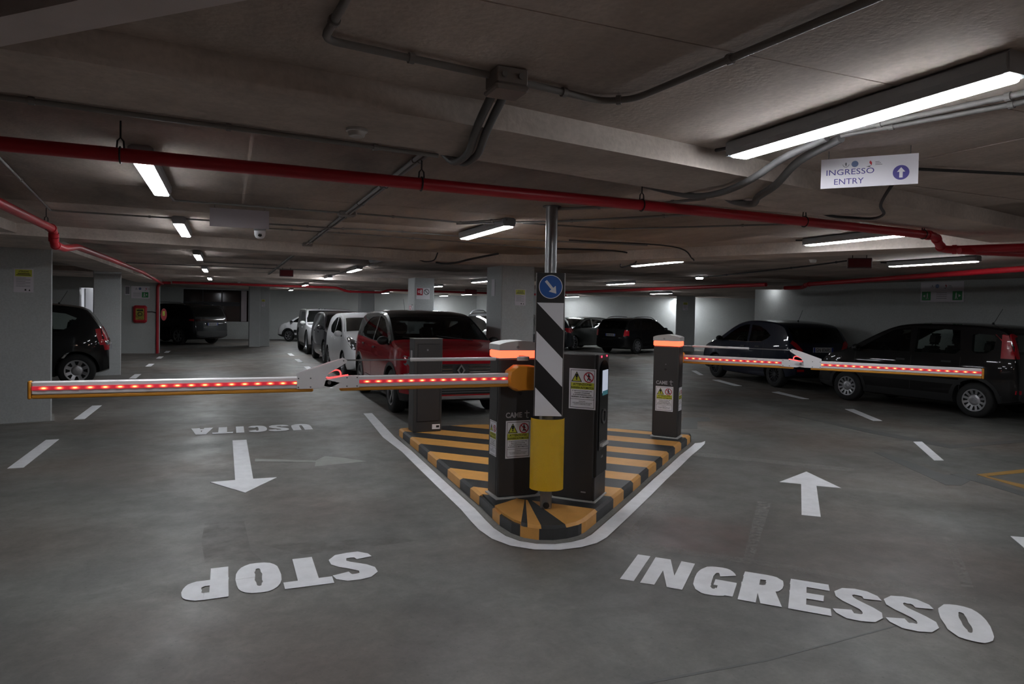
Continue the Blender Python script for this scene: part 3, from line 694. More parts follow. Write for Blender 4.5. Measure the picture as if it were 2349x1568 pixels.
    MB().cbox((min(A(.0), A(.09)), y-.012, zr-.016), (max(A(.0), A(.09)), y+.012, zr+.016), .004).build('tie_rod_bracket', M_ALU, t)
    MB().cbox((min(A(.11), A(.06)) if False else hx-.02, (y+.01 if y < 0 else D-.005), zr-.015), (hx+.02, (0.004 if y < 0 else y), zr+.015), .003).build('tie_rod_stay', M_STEELD, t)
    return t
barrier('barrier', 'exit barrier with charcoal cabinet, orange hub and lit arm reaching left', (1.985, 4.995, KH), 0, .36, .22, 1.255, -.135, -1, 3.24, 1.335, .975, -1)
barrier('barrier', 'entry barrier with charcoal cabinet and lit arm reaching right past the navy car', (4.797, 7.005, KH), math.atan2(-.769, .639), .31, .215, 1.245, .215+.12, 1, 3.24, 1.335, .955, 1)

# ticket machine
t = tag(empty('ticket_machine', (2.424, 4.915, KH), math.atan2(-.254, .245)), 'charcoal ticket machine with a small screen right of the striped post', 'ticket machine')
W, D, H = .353, .313, 1.165
MB().box((-.012, -.012, 0), (W+.012, D+.012, .010)).build('base_plate', M_LID, t)
body = MB().cbox((0, 0, .010), (W-.012, D, H), .008).build('cabinet_body', M_CAB, t)
MB().cbox((W-.014, .006, .20), (W+.012, D-.006, H), .006).build('front_panel', M_CABD, t)
MB().cbox((W-.02, .0, .010), (W+.002, D, .195), .004).build('plinth_panel', M_CAB, t)
R_ = lambda y, z: frame_matrix((W+.0125, y, z), (0, 1, 0), (0, 0, 1))
b = MB(); b.M = R_(D/2, H-.42); b.prism([(-.12, -.34), (.12, -.34), (.12, .28)]+[(.12*math.cos(a), .28+.09*math.sin(a)) for a in [PI*i/12 for i in range(1, 12)]]+[(-.12, .28)], 0, .008)
face = b.build('glass_front', mat('black_glass', (14, 14, 16), .12), t)
b = MB(); b.M = R_(D/2+.02, H-.22); b.box((-.075, -.09, .008), (.075, .09, .011)); scr = b.build('screen', mat('lit_screen', (190, 196, 210), .3, emit=((196, 204, 224), .55)), t)
b = MB(); b.M = R_(D/2+.02, H-.30); b.box((-.075, -.03, .011), (.075, .005, .0115)); b.build('screen_bar', mat('screen_teal', (70, 120, 130), .3, emit=((60, 120, 130), .3)), scr)
b = MB(); b.M = R_(D/2, H-.50); b.ring(0, 0, .045, .06, .008, .016, 24); b.build('card_reader', M_STEELD, t)
b = MB(); b.M = R_(D/2, H-.72); b.box((-.09, -.012, .008), (.09, .012, .03)); b.build('ticket_slot', M_LID, t)
b = MB(); b.M = R_(D/2, H-.02); b.disc(-.07, 0, .008, 0, .004, 10); b.disc(.08, 0, .008, 0, .004, 10); b.build('red_indicator', mat('red_indicator', (255, 60, 90), .4, emit=((255, 50, 80), 4.0)), t)
b = MB(); b.M = R_(D/2, .34); add_text(b, 'CAME', 0, 0, .06, .018, .001, .03); b.build('brand_lettering', M_LOGO, t)
sticker(t, frame_matrix((W*.68, -.0012, H-.275), (1, 0, 0), (0, 0, 1)), .22, .32)
b = MB(); b.M = frame_matrix((W*.75, -.0012, .075), (1, 0, 0), (0, 0, 1)); b.box((-.02, -.005, 0), (.02, .005, .001)); b.build('data_plate', M_LOGO, t)

# narrow cabinet at the far left of the island
t = tag(empty('control_cabinet', (2.085, 8.05, KH), math.radians(1)), 'narrow charcoal control cabinet in front of the red car', 'cabinet')
MB().cbox((0, 0, 0), (.36, .22, 1.135), .008).build('cabinet_body', M_CAB, t)
d = MB().cbox((.045, -.010, .13), (.33, .004, 1.07), .005).build('door', mat('charcoal_door', (52, 50, 51), .45), t)
e = MB()
for a, c in (((.04, .125), (.335, .13)), ((.04, 1.07), (.335, 1.075)), ((.04, .125), (.045, 1.075)), ((.33, .125), (.335, 1.075))): e.box((a[0], -.003, a[1]), (c[0], .001, c[1]))
e.build('door_seam', M_CABD, t)
b = MB(); b.M = frame_matrix((.165, -.011, 1.0), (1, 0, 0), (0, 0, 1)); b.disc(0, 0, .012, 0, .006, 14); b.build('lock', M_STEEL, d)
b = MB(); b.M = frame_matrix((.29, -.0015, .06), (1, 0, 0), (0, 0, 1)); b.box((-.05, -.03, 0), (.05, .03, .0015)); pl = b.build('data_plate', M_WHITE, t)
b = MB(); b.M = frame_matrix((.29, -.003, .06), (1, 0, 0), (0, 0, 1)); b.box((0, -.012, 0), (.04, .015, .0004)); b.build('data_print', M_BLACK, pl)
b = MB(); b.M = frame_matrix((-.0015, .11, .93), (0, -1, 0), (0, 0, 1)); b.box((-.035, -.08, 0), (.035, .06, .0015)); b.build('side_label', M_LOGO, t)
b = MB(); b.box((-.002, -.002, 1.135), (.362, .222, 1.139)); b.build('top_plate', M_LID, t)

# sign post with striped panel, round blue sign and yellow half drum
t = tag(empty('sign_post', (2.250, 4.655, KH), -YAW), 'galvanised sign post with striped panel, blue arrow disc and yellow drum', 'sign post')
MB().tube([(0, .02, 0.0), (0, .02, CEIL-KH-.004)], .045, 20).build('pole', M_STEEL, t, 50)
MB().cbox((-.036, -.025, .0), (.036, .065, .15), .004).build('foot_clamp', M_STEEL, t)
b = MB(); b.M = frame_matrix((0, -.026, .03), (1, 0, 0), (0, 0, 1)); b.ring(0, 0, .012, .024, 0, .012, 16); b.disc(0, 0, .012, 0, .018, 6); b.build('anchor_bolt', M_CABD, t)
MB().lathe([(.07, 0), (.07, .006)], 20).build('ceiling_flange', M_STEELD, t).location = (0, .02, CEIL-KH-.007)
z0, z1, hw = .705, 1.785, .104
pan = MB().cbox((-hw, -.032, z0), (hw, -.026, z1), .002).build('panel', M_BLACK, t)
MB().box((-hw-.006, -.026, z0), (-hw, -.012, z1)).box((hw, -.026, z0), (hw+.006, -.012, z1)).build('panel_edge', M_STEEL, pan)
def clipz(poly, a, b):
    poly = clip(poly, (0, 1), b); return clip(poly, (0, -1), -a)
zs = z1-.225; per = .425
st = MB(); st.M = frame_matrix((0, -.0325, 0), (1, 0, 0), (0, 0, 1))
for k in range(-1, 5):
    top = zs-k*per+.0
    sl = .206
    P = [(-hw+.003, top), (hw-.003, top-sl), (hw-.003, top-sl+per*.5), (-hw+.003, top+per*.5)]
    P = clipz(P, z0+.002, zs)
    if len(P) > 2: st.prism(P, 0, .0012)
st.build('white_stripes', M_WHITE, pan)
bs = MB(); bs.M = frame_matrix((0, -.033, z1-.105), (1, 0, 0), (0, 0, 1)); bs.disc(0, 0, .089, 0, .003, 48); bd = bs.build('blue_disc', M_BLUE, t)
bs = MB(); bs.M = frame_matrix((0, -.0365, z1-.105), (1, 0, 0), (0, 0, 1)); bs.ring(0, 0, .084, .089, -.0005, .0006, 48)
ar = [(-.058, .010), (.018, .010), (.018, .034), (.066, 0), (.018, -.034), (.018, -.010), (-.058, -.010)]
ca, sa = math.cos(math.radians(-50)), math.sin(math.radians(-50)); bs.prism([(x*ca-y*sa, x*sa+y*ca) for x, y in ar], 0, .0006); bs.build('white_arrow', M_WHITE, bd)
dm = MB(); n = 24; r = .128; A = [PI*1.0+PI*i/n for i in range(n+1)]; vs = []
for rr in (r, r-.004):
    for z in (.155, .69): vs += [(rr*math.cos(a), .0+rr*1.0*math.sin(a)*.85, z) for a in A]
m1 = n+1; fs = []
for i in range(n): fs += [(i, i+1, m1+i+1, m1+i), (2*m1+i+1, 2*m1+i, 3*m1+i, 3*m1+i+1), (m1+i, m1+i+1, 3*m1+i+1, 3*m1+i), (i+1, i, 2*m1+i, 2*m1+i+1)]
dm.add(vs, fs).build('yellow_drum', M_YREF, t, 40)
MB().box((-.12, -.006, .30), (.12, .0, .33)).box((-.12, -.006, .55), (.12, .0, .58)).build('drum_bracket', M_STEELD, t)
# ------------------------------------------------------------------ lamps
ZL = 2.32
def lamp_proto(L=1.22, lit=True, m=None):
    t = empty('ceiling_lamp'); h = CEIL-ZL
    b = MB(); P = [(-.046, .010), (-.058, .034), (-.058, h-.012), (-.04, h), (.04, h), (.058, h-.012), (.058, .034), (.046, .010)]; n = len(P)
    b.add([(x, -L/2, z) for x, z in P]+[(x, L/2, z) for x, z in P], [tuple(range(n)), tuple(range(2*n-1, n-1, -1))]+[(i, n+i, n+(i+1) % n, (i+1) % n) for i in range(n)])
    b.build('housing', M_HOUS, t)
    MB().cbox((-.043, -L/2+.02, 0), (.043, L/2-.02, .012), .004).build('diffuser', (m or M_LAMP) if lit else mat('unlit_diffuser', (200, 202, 204), .4), t)
    MB().box((-.05, -L/2-.006, .01), (.05, -L/2+.012, h-.01)).build('end_cap', M_HOUS, t); MB().box((-.05, L/2-.012, .01), (.05, L/2+.006, h-.01)).build('end_cap', M_HOUS, t)
    MB().tube([(0, L/2, h*.6), (0, L/2+.05, h*.8), (0, L/2+.14, h-.008)], .008, 8).build('lead', M_CABLE, t)
    return t
_lp = lamp_proto(); _used = [False]; _far = []
def lamp(x, yc, label, group, lit=True):
    if not lit: o = lamp_proto(1.22, False)
    elif yc > 16.5:
        if not _far: o = lamp_proto(m=M_LAMPB); _far.append(o)
        else: o = copy_tree(_far[0])
    elif not _used[0]: o = _lp; _used[0] = True
    else: o = copy_tree(_lp)
    o.location = (x, yc, ZL); tag(o, label, 'ceiling lamp', group); return o
gl = 'lit tube lamps above the exit lane'
for k, (y, x) in enumerate(((4.52, -.412), (7.47, -.415), (11.55, -.42), (15.7, -.44), (20.6, -.46))):
    lamp(x, y, ('Nearest', 'Second', 'Third', 'Fourth', 'Farthest')[k]+' lit tube lamp in the row above the left exit lane', gl)
gm = 'tube lamps in the row over the island'
lamp(2.155, 1.92, 'Large lit tube lamp at upper right, closest to the camera', gm)
lamp(2.222, 6.04, 'Lit tube lamp just left of the sign post', gm)
lamp(2.12, 10.3, 'Unlit tube lamp half hidden behind the second beam', gm, False)
for k, (y, x) in enumerate(((13.5, 2.27), (17.75, 2.31), (23.8, 2.39), (31.3, 2.55))):
    lamp(x, y, ('Nearest', 'Second', 'Third', 'Farthest')[k]+' of the four lit lamps over the row of parked cars', gm)
gr = 'tube lamps right of the sign post'
lamp(5.42, 4.66, 'Lit tube lamp under the end of the red pipe elbow at right', gr)
lamp(5.73, 8.36, 'Lit tube lamp right of the blue arrow sign, beyond the beam', gr)
lamp(8.51, 6.17, 'Lit tube lamp above the exit notice on the right wall', gr)
lamp(5.9, 16.25, 'Lit tube lamp just left of the centre pillar', gr)
lamp(6.06, 20.84, 'Lit tube lamp right of the pillar with the hose symbols', gr)
lamp(6.85, 32.0, 'Tiny lit lamp above the roof of the red car', gr)
lamp(10.2, 30.0, 'Small far lit lamp, right one of the pair left of centre pillar', gr)
lamp(10.38, 34.2, 'Small far lit lamp, left one of the pair left of centre pillar', gr)
lamp(8.97, 14.6, 'Lit tube lamp above the dark estate car with roof rails', gr)
lamp(14.15, 20.3, 'Lit tube lamp in front of the far right pillar', gr)
gb = 'added tube lamps out of view behind the camera'  # unseen lamps added to brighten the near ceiling and pillar
_w = lamp_proto(m=M_LAMPW)
for _k, (x, y) in enumerate(((-.41, -2.4), (2.15, -2.0))):
    o = _w if _k == 0 else copy_tree(_w)
    o.location = (x, y, ZL); tag(o, ('Left', 'Right')[_k]+' added warm tube lamp out of view behind the camera', 'ceiling lamp', gb)
for x, y in ((5.45, .3), (8.5, 1.2)):
    lamp(x, y, ('Nearer', 'Farther')[x > 6]+' added tube lamp out of view right of the camera', gb)
def spot(x, y, label):
    t = empty('emergency_lamp', (x, y, ZL+.02)); MB().cbox((-.07, -.07, .03), (.07, .07, CEIL-ZL-.022), .01).build('housing', M_HOUS, t)
    MB().cbox((-.055, -.055, 0), (.055, .055, .031), .008).build('diffuser', M_LAMPS, t); tag(t, label, 'emergency lamp', 'small square emergency lamps')
spot(5.70, 7.45, 'small lit lamp at the right end of the tube lamp beyond the beam')
spot(8.95, 11.5, 'small lit lamp hanging at the foot of a bent conduit')
spot(13.25, 14.2, 'small lit lamp near the corner of the right wall')
lamp(14.86, 28.4, 'short looking lit lamp at the left end of the bright far wall', gr)
lamp(19.3, 25.95, 'lamp hidden behind the far right pillar lighting the wall', gr)
spot(DG0+.9, 26.6, 'small unseen lamp added to light the store room behind the open door')  # unseen lamp added inside the room so the doorway reads bright
_s = [o for o in bpy.data.objects if o.name.startswith('emergency_lamp')][-1]
for _c in _s.children:
    if _c.name.startswith('diffuser'): _c.data = _c.data.copy(); _c.data.materials[0] = mat('store_lamp_diffuser', (255, 255, 255), .5, emit=((246, 251, 255), 700.0))

# ------------------------------------------------------------------ red fire pipes
def bend(pts, r=.08, k=5):
    P = [Vector(p) for p in pts]; out = [P[0]]
    for a, b, c in zip(P, P[1:], P[2:]):
        q = min(r, (b-a).length*.45, (c-b).length*.45); s, e = b+(a-b).normalized()*q, b+(c-b).normalized()*q
        out += [s.lerp(b, t).lerp(b.lerp(e, t), t) for t in [i/k for i in range(k+1)]]
    return out+[P[-1]]
def red_pipe(label, pts, r, hangers=(), joints=()):
    t = tag(empty('fire_pipe', pts[0]), label, 'pipe'); o = Vector(pts[0]); q = [Vector(p)-o for p in pts]
    MB().tube(bend(q, r*2.6), r, 14).build('pipe_run', M_PIPE, t, 50)
    for i in joints:
        p = q[i]
        for e in (q[i-1], q[i+1]):
            d = (e-p).normalized(); MB().tube([p+d*r*2.2, p+d*r*3.2], r*1.22, 14).build('coupling', M_PIPE, t, 50)
    for h in hangers:
        p = Vector(h)-o; b = MB(); n = 10
        b.tube([(p.x, p.y+(r+.004)*math.cos(a), p.z+(r+.004)*math.sin(a)) for a in [2*PI*i/16 for i in range(17)]], .004, 6)
        b.tube([(p.x-.014, p.y, p.z+r), (p.x-.012, p.y, p.z+r+.03), (p.x, p.y, p.z+r+.045), (p.x+.012, p.y, p.z+r+.03), (p.x+.014, p.y, p.z+r)], .004, 6)
        b.tube([(p.x, p.y, p.z+r+.045), (p.x, p.y, CEIL-o.z-.001)], .004, 6); b.build('hanger', M_CABD, t)
    return t
e1 = G(2150, 572, 2.17); e2 = G(2349, 566, 2.17); dd = (e2-e1)
red_pipe('long red fire pipe crossing the ceiling in front of the sign post', [(-6, 3.40, 2.25), (-.4, 3.44, 2.25), (2.3, 3.49, 2.25), (3.6, 3.54, 2.25), (5.05, 3.64, 2.25), tuple(e1+Vector((.06, 0, 0))), tuple(e2+dd*1.5)], .031,
         [(-.44, 3.44, 2.25), (.92, 3.465, 2.25), (2.28, 3.49, 2.25), (3.62, 3.545, 2.25), (4.90, 3.625, 2.25)], [4, 5])
e3 = G(2200, 575, 2.15); e4 = G(2349, 582, 2.15)
red_pipe('short lower red pipe branching off at the right picture edge', [tuple(e3), tuple(e4), tuple(e4+(e4-e3)*2)], .026)
red_pipe('red fire pipe running along the left beam to the hose wall', [(-1.36, 1.5, 2.25), (-1.40, 5.4, 2.25), (-1.44, 7.22, 2.25), (-1.45, 7.28, 2.12), (-1.46, 7.75, 2.12), (-1.50, 8.6, 2.20), (-1.53, 11.0, 2.22), (-1.62, 16.0, 2.25), (-1.95, 24.86, 2.26)], .034,
         [(-1.39, 4.6, 2.25), (-1.43, 6.9, 2.25)], [2, 3])
red_pipe('vertical red riser at the corner of the hose wall', [(-2.10, 24.94, 0), (-2.10, 24.94, 2.2), (-1.98, 24.94, 2.31), (-1.72, 24.94, 2.31)], .045)
red_pipe('dark red fire pipe crossing the far end of the exit hall', [(-1.68, 24.9, 2.33), (3.6, 25.1, 2.33), (4.0, 25.1, 2.2), (5.2, 25.1, 2.2), (5.5, 25.1, 2.3), (13, 25.4, 2.3)], .04, [], [2])
red_pipe('dark red pipe under the ceiling before the far right pillar', [(10.15, 10.9, 2.25), (10.15, 19.4, 2.25), (10.1, 22.2, 2.22)], .04)
q0, q1, q2 = G(1800, 660, 2.22), G(1850, 652, 2.27), G(2349, 616, 2.27)
red_pipe('dark red pipe high before the right wall over the black car', [tuple(q0), tuple(G(1842, 659, 2.22)), tuple(q1), tuple(q2), tuple(q2+(q2-q1)*.6)], .04, [], [2])

# ------------------------------------------------------------------ conduits, junction box, hoses
def conduit(label, pts, r=.011, m=M_COND, clips=0, corr=None, name='conduit', sm=False):
    o = Vector(pts[0]); q = [Vector(p)-o for p in pts]; t = tag(empty(name, o), label, 'conduit')
    MB().tube(smooth_path(q, 6) if sm else bend(q, .05), r, 10, corr=corr).build('conduit_run', m, t, 60)
    for i in range(clips):
        u = (i+.5)/clips; k = min(int(u*(len(q)-1)), len(q)-2); p = q[k].lerp(q[k+1], u*(len(q)-1)-k); d = (q[k+1]-q[k]).normalized()
        MB().tube([p-d*.009, p+d*.009], r+.005, 10).build('clip', m, t)
    return t
ZC = 2.381
conduit('grey conduit running up out of the picture left of the junction box', [(.29, 1.0, ZC), (.27, 1.78, ZC), (.25, 2.07, ZC), (.79, 2.14, ZC)], .012, clips=3)
conduit('grey conduit bending from the junction box to upper right', [(.92, 2.16, ZC), (1.27, 2.22, ZC), (1.36, 2.14, ZC), (1.45, 1.23, ZC), (1.5, .4, ZC)], .012, clips=4)
t = tag(empty('junction_box', (.855, 2.14, CEIL)), 'grey square junction box on the ceiling above the sign post', 'junction box')
MB().cbox((-.055, -.055, -.055), (.055, .055, 0), .004).build('box', M_JB, t)
MB().cbox((-.06, -.06, -.075), (.06, .06, -.055), .006).build('cover', M_JB, t)
for dx, dy in ((-.03, -.056), (.03, -.056)):
    b = MB(); b.M = frame_matrix((dx, dy, -.028), (1, 0, 0), (0, 0, 1)); b.disc(0, 0, .010, 0, .006, 12); b.build('knockout', M_COND, t)
for k, dx in enumerate((0, .042)):
    conduit(('Left', 'Right')[k]+' corrugated hose of the pair hanging from the junction box', [(.83+dx, 2.20, 2.345), (.845+dx, 2.36, 2.30), (.87+dx, 2.50, 2.275), (.93+dx, 2.75, 2.262), (.945+dx, 2.98, 2.272), (.93+dx, 3.10, 2.33), (.925+dx, 3.16, 2.372)], .016, M_FLEX, corr=(.010, .003), name='corrugated_hose', sm=True)
conduit('long grey conduit clipped under the back edge of the near beam', [(-3, 2.50, 2.287), (-.73, 2.80, 2.287), (.1, 2.88, 2.287), (.86, 2.96, 2.287)], .010, clips=4)
for k, dx in enumerate((0, .03)):
    conduit(('Left', 'Right')[k]+' conduit of the pair running down the middle of the hall', [(.895+dx, 3.12, ZC), (.895+dx, 8.85, ZC)], .011, clips=7)
    conduit(('Left', 'Right')[k]+' conduit of the pair beyond the second beam', [(.895+dx, 9.6, ZC), (.90+dx, 17.6, ZC)], .012, clips=6)
t = tag(empty('conduit_box', (.91, 5.80, CEIL)), 'small flat junction box where ceiling conduits cross', 'junction box'); MB().cbox((-.07, -.06, -.035), (.07, .06, 0), .006).build('box', M_JB, t)
t = tag(empty('conduit_box', (.91, 8.86, CEIL)), 'small flat junction box against the face of the second beam', 'junction box'); MB().cbox((-.06, -.05, -.04), (.06, .02, 0), .006).build('box', M_JB, t)
conduit('thin conduit from the nearest exit lane lamp to the crossing box', [(-.40, 5.3, ZC), (-.38, 5.72, ZC), (.84, 5.74, ZC)], .008, clips=3)
conduit('thin conduit from the crossing box to the lamp left of the post', [(.98, 5.72, ZC), (1.9, 5.80, ZC), (2.20, 5.42, ZC)], .008, clips=3)
conduit('thin conduit crossing behind the blank hanging sign', [(-1.0, 3.0, ZC), (-1.40, 6.90, ZC), (-.4, 6.90, ZC), (.8, 6.82, 2.374), (1.0, 6.76, 2.366), (1.3, 6.80, ZC), (2.6, 6.90, ZC), (4.4, 6.6, ZC)], .008, clips=6)
conduit('thin conduit from the camera dome to the right', [(.36, 7.28, ZC), (1.3, 7.3, ZC), (3.6, 7.6, ZC)], .007, clips=4)
conduit('conduit slanting right from the top of the sign post', [(2.30, 4.66, ZC), (2.75, 4.2, ZC), (2.95, 3.75, ZC)], .011, clips=2)
conduit('thin conduit behind the sign post going up to the right', [(1.9, 5.9, 2.38), (2.7, 5.2, 2.38), (3.4, 4.2, 2.372)], .010, clips=3)
conduit('thin conduit in the row behind the sign post', [(2.4, 5.55, ZC), (3.3, 5.5, ZC), (4.5, 4.3, ZC)], .008, clips=3)
conduit('hose curving under the near beam left of the entry sign', [(2.36, 2.20, 2.37), (2.36, 2.45, 2.33), (2.37, 2.65, 2.276), (2.46, 2.95, 2.268), (2.45, 3.15, 2.268), (2.42, 3.30, 2.30), (2.3, 3.5, 2.372)], .018, M_FLEX, sm=True, name='corrugated_hose', corr=(.009, .002))
conduit('second hose curving under the near beam left of the entry sign', [(2.42, 2.18, 2.37), (2.46, 2.45, 2.33), (2.58, 2.72, 2.274), (2.72, 3.0, 2.264), (2.86, 3.2, 2.264), (2.84, 3.35, 2.30), (2.82, 3.45, 2.372)], .020, M_FLEX, sm=True, name='corrugated_hose', corr=(.009, .002))
conduit('pair of conduits beside the large lamp, upper one', [(2.36, 2.20, ZC), (2.50, 1.55, ZC), (2.62, .6, ZC)], .011, clips=3)
conduit('pair of conduits beside the large lamp, lower one', [(2.42, 2.18, ZC), (2.60, 1.60, ZC), (2.75, .6, ZC)], .011, clips=3)
conduit('dark cable hanging below the entry sign and looping under the beam', [(3.24, 2.44, 2.385), (3.24, 2.52, 2.36), (3.28, 2.62, 2.31), (3.55, 2.90, 2.272), (3.85, 3.12, 2.268), (4.0, 3.32, 2.272), (3.86, 3.38, 2.275), (3.78, 3.5, 2.30), (3.7, 3.62, 2.372)], .009, M_CABLE, sm=True, name='cable')
conduit('thin cable running from the entry sign to the right edge', [(3.24, 2.50, 2.38), (3.9, 2.32, ZC), (4.6, 2.1, ZC)], .008, M_CABLE, name='cable')
conduit('dark flexible hose looping down near the centre pillar', [(3.35, 8.55, 2.372), (3.05, 8.85, 2.30), (2.90, 8.98, 2.255), (2.78, 9.2, 2.25), (2.72, 9.35, 2.27)], .014, M_CABLE, sm=True, name='corrugated_hose')
conduit('small hook of cable left of the dark flexible hose', [(2.62, 8.95, 2.372), (2.60, 9.05, 2.28), (2.52, 9.18, 2.262), (2.45, 9.25, 2.285)], .009, M_CABLE, sm=True, name='cable')
conduit('conduit swooping to the lamp beyond the beam', [(3.6, 7.6, ZC), (4.6, 7.45, ZC), (4.9, 7.6, 2.275), (5.3, 8.6, 2.275), (5.5, 8.95, 2.372)], .010, M_CABLE, sm=True, name='cable')
conduit('thin cable bending down to the small lamp beyond the beam', [(3.4, 6.6, ZC), (4.70, 6.55, ZC), (5.1, 6.7, 2.273), (5.5, 7.2, 2.30), (5.66, 7.4, 2.372)], .008, M_CABLE, sm=True, name='cable')
conduit('bent conduit leading to the small hanging lamp at right', [(8.95, 11.4, ZC), (8.93, 10.9, ZC), (8.2, 8.0, ZC), (7.7, 6.6, ZC)], .012, M_CABLE, clips=4)
conduit('thin conduit along the ceiling between the far exit lamps', [(-.42, 12.3, ZC), (-.40, 13.6, ZC), (.86, 13.6, ZC)], .010, clips=3)
conduit('thin conduit crossing the ceiling before the red display', [(-1.8, 14.9, ZC), (2.2, 14.9, ZC)], .010, clips=4)
conduit('thin conduit crossing the far ceiling of the exit hall', [(-1.8, 19.5, ZC), (2.3, 19.6, ZC)], .012)
conduit('conduit along the lamps above the parked row', [(2.33, 11.2, ZC), (2.36, 22, ZC)], .010, clips=5)

# ------------------------------------------------------------------ ceiling devices
t = tag(empty('security_camera', (.29, 7.28, CEIL)), 'white dome security camera under the blank hanging sign', 'security camera')
MB().cbox((-.055, -.055, -.05), (.055, .055, 0), .008).build('mount', M_HOUS, t)
MB().lathe([(.02, -.125), (.040, -.115), (.052, -.09), (.055, -.05)], 20).build('housing', M_WHITE, t, 60)
MB().lathe([(.012, 0), (.022, .008), (.024, .016)], 16, 'y').build('lens', M_BLACK, t, 60).location = (0, -.052, -.088)
t = tag(empty('smoke_detector', (.46, 2.72, 2.30)), 'white smoke detector on the underside of the near beam', 'smoke detector')
MB().lathe([(.018, -.032), (.03, -.028), (.035, -.012), (.042, -.010), (.042, 0)], 20).build('body', M_LID, t, 40)
for p, lab in ((G(1865, 600, CEIL-.03), 'pale smoke detector left of the right hand red display'), (G(548, 648, CEIL-.03), 'pale smoke detector over the far window opening')):
    t = tag(empty('smoke_detector', (p.x, p.y, CEIL)), lab, 'smoke detector'); MB().lathe([(.02, -.05), (.04, -.04), (.05, -.012), (.055, 0)], 16).build('body', M_LID, t, 40)
def led_box(p0, p1, z0, z1, label):
    a, b = Vector((p0[0], p0[1], 0)), Vector((p1[0], p1[1], 0)); m = frame_matrix(((a+b)/2)+Vector((0, 0, (z0+z1)/2)), b-a, (0, 0, 1)); wd, ht = (b-a).length, z1-z0
    t = tag(empty('display_box', m.translation), label, 'display'); mm = m.copy(); mm.translation = (0, 0, 0)
    q = MB(); q.M = mm; q.cbox((-wd/2, -ht/2, -.05), (wd/2, ht/2, 0), .006); q.build('case', mat('display_case', (78, 66, 68), .5), t)
    q = MB(); q.M = mm; q.box((-wd/2+.012, -ht/2+.012, 0), (wd/2-.012, ht/2-.012, .002)); q.build('display_face', mat('dark_red_display', (92, 18, 26), .3), t)
    q = MB(); q.M = mm; q.box((-wd*.3, ht/2, -.03), (-wd*.27, CEIL-(z0+z1)/2, -.025)); q.box((wd*.27, ht/2, -.03), (wd*.3, CEIL-(z0+z1)/2, -.025)); q.build('hanger', M_CABD, t)
led_box((.97, 14.66), (1.24, 14.66), 2.22, 2.36, 'dark red display box hanging over the far exit lane')
led_box((7.28, 6.40), (7.50, 6.22), 2.235, 2.365, 'dark red display box hanging right of the sign post')
led_box((8.0, 23.7), (8.42, 23.6), 2.20, 2.37, 'tiny dark red display box left of the centre pillar')

# ------------------------------------------------------------------ signs
def emblems(t, m, x, y, s):
    q = MB(); q.M = m
    for k in range(9):
        a = PI*1.08+PI*.84*k/8+.0; q.disc(x+.9*s*math.cos(a), y+.95*s*math.sin(a)+.2*s, .13*s, 0, .001, 8)
    q.prism([(x-.22*s, y-.3*s), (x+.22*s, y-.3*s), (x+.25*s, y+.5*s), (x, y+.75*s), (x-.25*s, y+.5*s)], 0, .001)
    q.build('laurel_emblem', M_INKG, t)
    q = MB(); q.M = m; q.disc(x+2.6*s, y+.1*s, s, 0, .001, 24); q.build('blue_emblem', mat('blue_emblem', (92, 108, 150), .5), t)
    q = MB(); q.M = m; q.prism([(x+7.0*s, y+.9*s), (x+7.5*s, y+.2*s), (x+7.4*s, y-.7*s), (x+6.9*s, y-.1*s), (x+6.7*s, y+.3*s)], 0, .001); q.build('red_sail', M_RED, t)
    q = MB(); q.M = m; q.prism([(x+5.8*s, y-1.0*s), (x+7.3*s, y-.75*s), (x+6.8*s, y-1.15*s)], 0, .001); q.build('dark_hull', M_BLACK, t)
    q = MB(); q.M = m
    for i in range(3): q.box((x+8.4*s, y-.6*s+.45*s*i, 0), (x+(10.4, 10.0, 9.6)[i]*s, y-.45*s+.45*s*i, .0008))
    q.build('small_print', M_INKG, t)
def hanging_sign(name, label, p0, p1, z0, z1, back=False):
    a, b = Vector((p0[0], p0[1], 0)), Vector((p1[0], p1[1], 0)); c = (a+b)/2+Vector((0, 0, (z0+z1)/2)); m = frame_matrix((0, 0, 0), b-a, (0, 0, 1)); wd, ht = (b-a).length, z1-z0
    t = tag(empty(name, c), label, 'hanging sign')
    q = MB(); q.M = m; q.box((-wd/2, -ht/2, -.004), (wd/2, ht/2, 0)); q.build('sheet', M_SIGNG if back else M_SIGNW, t)
    q = MB(); q.M = m
    for sx in (-.42, .42): q.tube([(wd*sx, ht/2, -.002), (wd*sx, CEIL-c.z, -.002)], .002, 6)
    q.build('hanging_wires', M_STEELD, t)
    return t, m, wd, ht
t, m, wd, ht = hanging_sign('entry_sign', 'hanging white sign reading INGRESSO ENTRY with an arrow disc', (2.645, 2.495), (2.915, 2.19), 2.222, 2.362)
m2 = m.copy(); m2.translation = m @ Vector((0, 0, .0006))
emblems(t, m2, -wd*.235, ht*.27, ht*.105)
q = MB(); q.M = m2; add_text(q, 'INGRESSO', -wd*.19, ht*.03, wd*.50, ht*.19, .0006); q.build('lettering', M_INDIGO, t); q = MB(); q.M = m2; add_text(q, 'ENTRY', -wd*.20, -ht*.29, wd*.31, ht*.19, .0006); q.build('lettering', M_INDIGO, t)
q = MB(); q.M = m2; q.disc(wd*.33, -ht*.10, ht*.24, 0, .0008, 36); d = q.build('arrow_disc', M_INDIGO, t)
q = MB(); q.M = m2; q.prism([(wd*.33+x*ht, -ht*.10+y*ht) for x, y in ((-.05, -.17), (.05, -.17), (.05, .02), (.12, .02), (0, .17), (-.12, .02), (-.05, .02))], .0008, .0014); q.build('white_arrow', M_SIGNW, d)
hanging_sign('blank_sign', 'blank back of a hanging sign over the exit lane', (-.135, 5.83), (.300, 5.82), 2.218, 2.362, True)

